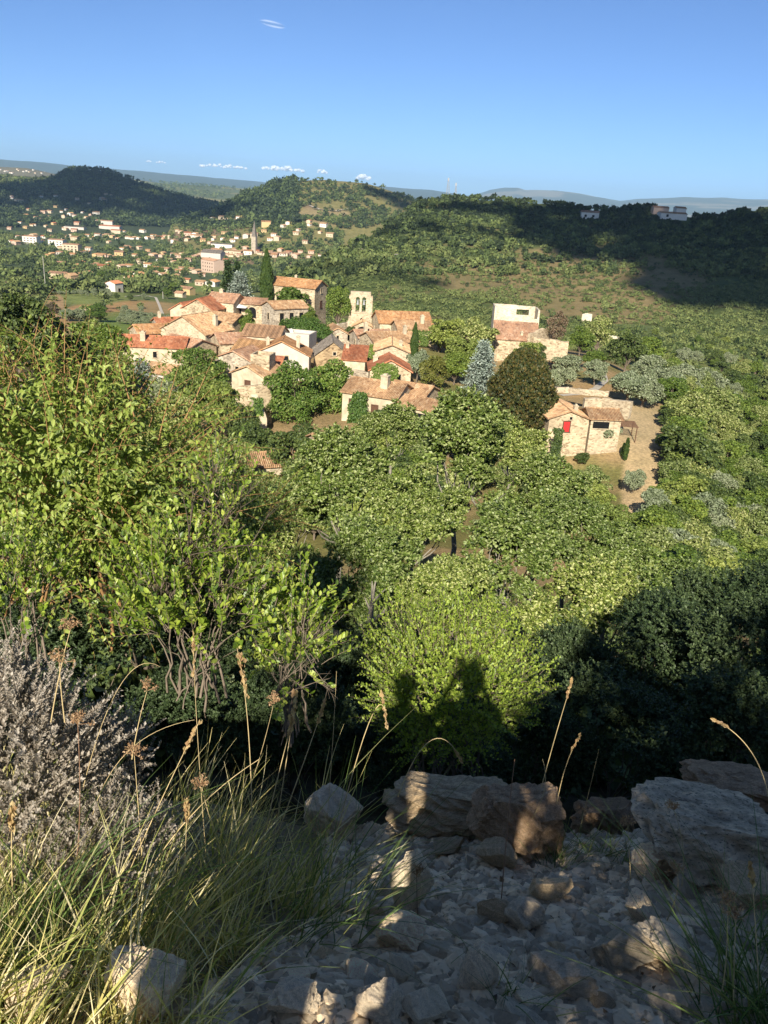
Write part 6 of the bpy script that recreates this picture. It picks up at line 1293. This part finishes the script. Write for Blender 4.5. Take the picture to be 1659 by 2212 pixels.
# ------------------------------------------------------------------ clouds: those overhead that shade the hills, and those over the horizon
cm_, t, b = nmat('cloud_white'); b.inputs['Base Color'].default_value = (.85, .86, .88, 1); b.inputs['Roughness'].default_value = 1; b.inputs['Specular IOR Level'].default_value = 0
ICO[2] = ico(2)
def puffball(rng, cens, rads, flat, sub=3):
    V0, F0 = ICO[sub]; Vs, Fs = [], []
    for k, (c, r) in enumerate(zip(cens, rads)):
        q = 1 + .28 * fbm(V0[:, 0] * 2.3 + k * 7, V0[:, 1] * 2.3 + V0[:, 2] * 2 - k * 3, 900 + k, 4); Vs.append(V0 * q[:, None] * np.array([1, 1, flat]) * r + c); Fs.append(F0 + k * len(V0))
    return np.concatenate(Vs), np.concatenate(Fs)
rng = np.random.RandomState(90)
def shade_cloud(label, spots, ztop, r0):
    us, vs = [s_[0] for s_ in spots], [s_[1] for s_ in spots]; P, r = hits(us, vs, r0); z = height(P[:, 0], P[:, 1])[0]; G = np.concatenate([P, z[:, None]], 1)
    C = G - SUND * ((ztop - z) / -SUND[2])[:, None]; rd = np.array([s_[2] for s_ in spots], float); K = 7
    C2 = np.repeat(C, K, 0) + rng.uniform(-1, 1, (len(C) * K, 3)) * np.repeat(rd, K)[:, None] * np.array([.85, .85, .12]); r2 = np.repeat(rd, K) * rng.uniform(.22, .5, len(C2)); keep = rng.rand(len(C2)) < .9
    V, F = puffball(rng, C2[keep], r2[keep], .34, 2)
    tag(link('cloud', mk_mesh('cloud', V, F, cm_, smoothf=True)), label, 'cloud', kind='structure')
shade_cloud('broad cumulus overhead shading the right hand ridge', [(1060, 452, 40), (1130, 470, 55), (1210, 485, 66), (1290, 500, 74), (1380, 520, 80), (1470, 545, 84), (1560, 575, 86), (1650, 605, 90), (1200, 455, 60), (1300, 455, 66), (1400, 470, 80), (1500, 500, 90), (1600, 530, 100), (1600, 480, 90), (1680, 500, 110), (1780, 560, 130), (1790, 650, 80), (960, 450, 26), (905, 490, 28), (850, 508, 22), (1010, 500, 24), (1120, 520, 26)], 900, 300)
shade_cloud('long cumulus overhead shading the dark left hill', [(20, 430, 230), (110, 420, 260), (200, 420, 260), (290, 425, 260), (370, 440, 220), (440, 450, 170), (180, 385, 240), (260, 390, 200), (-100, 420, 300)], 2300, 1500)
shade_cloud('small cumulus overhead shading the flank of the middle hill', [(470, 470, 90), (500, 455, 70), (820, 425, 60), (850, 440, 60)], 1700, 1200)
shade_cloud('small cumulus overhead shading the church spur', [(700, 600, 16), (800, 590, 18), (900, 612, 16)], 800, 300)
ch_, t, b = nmat('soft_cloud'); tr = N(t, 'ShaderNodeBsdfTransparent'); ms = N(t, 'ShaderNodeMixShader'); lw = N(t, 'ShaderNodeLayerWeight'); lw.inputs[0].default_value = .5; b.inputs['Base Color'].default_value = (.9, .9, .92, 1); b.inputs['Specular IOR Level'].default_value = 0
L(t, ramp(t, lw.outputs['Facing'], [(.1, (.35, .35, .35)), (.75, (1, 1, 1))]), ms.inputs[0]); L(t, b.outputs[0], ms.inputs[1]); L(t, tr.outputs[0], ms.inputs[2]); L(t, ms.outputs[0], t.nodes['Material Output'].inputs[0])
def horizon_cloud(label, u0, u1, v, hpx, R=46000, n=9):
    cs, rs = [], []
    for k in range(n * 3):
        q = rng.rand(); u = u0 + (u1 - u0) * q; hh = hpx * (.25 + .75 * math.sin(math.pi * q) ** .7 * rng.rand()); r_ = hpx * rng.uniform(.22, .45); cs.append(at(u, v + (u - u0) * .062 - hh * .8, R + rng.uniform(-600, 600))); rs.append(r_ / 1770 * R)
    V, F = puffball(rng, cs, rs, .8, 3); tag(link('cloud', mk_mesh('cloud', V, F, ch_, smoothf=True)), label, 'cloud', 'small clouds over the horizon', 'structure')
horizon_cloud('long low white cloud left of the horizon middle', 432, 532, 360, 9, n=12)
horizon_cloud('bright cumulus just above the middle hill', 565, 655, 367, 12, n=12)
horizon_cloud('tiny puff above the far left ridge', 318, 330, 350, 5, n=3); horizon_cloud('tiny second puff above the far left ridge', 338, 358, 352, 5, n=4)
horizon_cloud('small puff above the middle hill top', 683, 706, 374, 9, n=5); horizon_cloud('small upright puff right of the middle hill top', 772, 800, 388, 14, n=5)
cw, t, b = nmat('thin_cloud'); tr = N(t, 'ShaderNodeBsdfTransparent'); ms = N(t, 'ShaderNodeMixShader'); lw = N(t, 'ShaderNodeLayerWeight'); lw.inputs[0].default_value = .5
b.inputs['Base Color'].default_value = (.9, .9, .92, 1); L(t, ramp(t, lw.outputs['Facing'], [(0, (.80, .80, .80)), (.8, (1, 1, 1))]), ms.inputs[0]); L(t, b.outputs[0], ms.inputs[1]); L(t, tr.outputs[0], ms.inputs[2]); L(t, ms.outputs[0], t.nodes['Material Output'].inputs[0])
V0, F0 = ICO[4]; a_ = at(560, 46, 20000); b_ = at(617, 58, 20000); ax = (b_ - a_) / 2; V = (a_ + b_) / 2 + V0[:, :1] * ax + V0[:, 1:2] * np.array([0, 300, 0]) + V0[:, 2:] * (CUP * 75)
tag(link('thin_cloud', mk_mesh('thin_cloud', V, F0, cw, smoothf=True)), 'faint white wisp of cloud high in the blue sky', 'cloud', kind='structure')
# ------------------------------------------------------------------ sky, sun, air, camera
W = bpy.data.worlds.new('World'); SC.world = W; W.use_nodes = True; t = W.node_tree
sky = N(t, 'ShaderNodeTexSky', sky_type='NISHITA'); sky.sun_disc = False
sky.sun_elevation = SUN_EL; sky.sun_rotation = math.atan2(-SUND[0], -SUND[1])
sky.altitude = 0; sky.air_density = .5; sky.dust_density = .5; sky.ozone_density = 3.5
bg = t.nodes['Background']; bg.inputs[1].default_value = SKY_STRENGTH; L(t, mix(t, 1, sky.outputs[0], (.80, .95, 1.10), 'MULTIPLY'), bg.inputs[0])
ld = bpy.data.lights.new('sun', 'SUN'); ld.energy = SUN_STRENGTH; ld.angle = R_(.53); ld.color = (1, .93, .80)
so = link('sun', ld); so.rotation_euler = Vector(SUND).to_track_quat('-Z', 'Y').to_euler()
hm = bpy.data.materials.new('haze'); hm.use_nodes = True; t = hm.node_tree; t.nodes.remove(t.nodes['Principled BSDF'])
pv = N(t, 'ShaderNodeVolumePrincipled'); pv.inputs['Density'].default_value = HAZE; pv.inputs['Color'].default_value = (.47, .73, 1, 1); pv.inputs['Anisotropy'].default_value = 0
L(t, pv.outputs[0], t.nodes['Material Output'].inputs['Volume'])
hb = MB(); hb.box(-16000, 16000, -900, 26500, -230, 620)
if HAZE > 0: tag(hb.obj('haze', hm), kind='stuff')
cd = bpy.data.cameras.new('camera'); cam = link('camera', cd)
cd.sensor_fit = 'VERTICAL'; cd.angle = 2 * math.atan(CV / FPX); cd.clip_start = .05; cd.clip_end = 90000
cam.matrix_world = Matrix(((CR[0], CUP[0], -_f[0], 0), (CR[1], CUP[1], -_f[1], 0), (CR[2], CUP[2], -_f[2], 0), (0, 0, 0, 1)))
SC.camera = cam
SC.view_settings.view_transform = 'Standard'; SC.view_settings.look = 'None'; SC.view_settings.gamma = 1; SC.view_settings.exposure = EXPO
SC.cycles.max_bounces = 6; SC.cycles.diffuse_bounces = 4; SC.cycles.volume_bounces = 0; SC.cycles.transparent_max_bounces = 12
SC.cycles.use_denoising = True
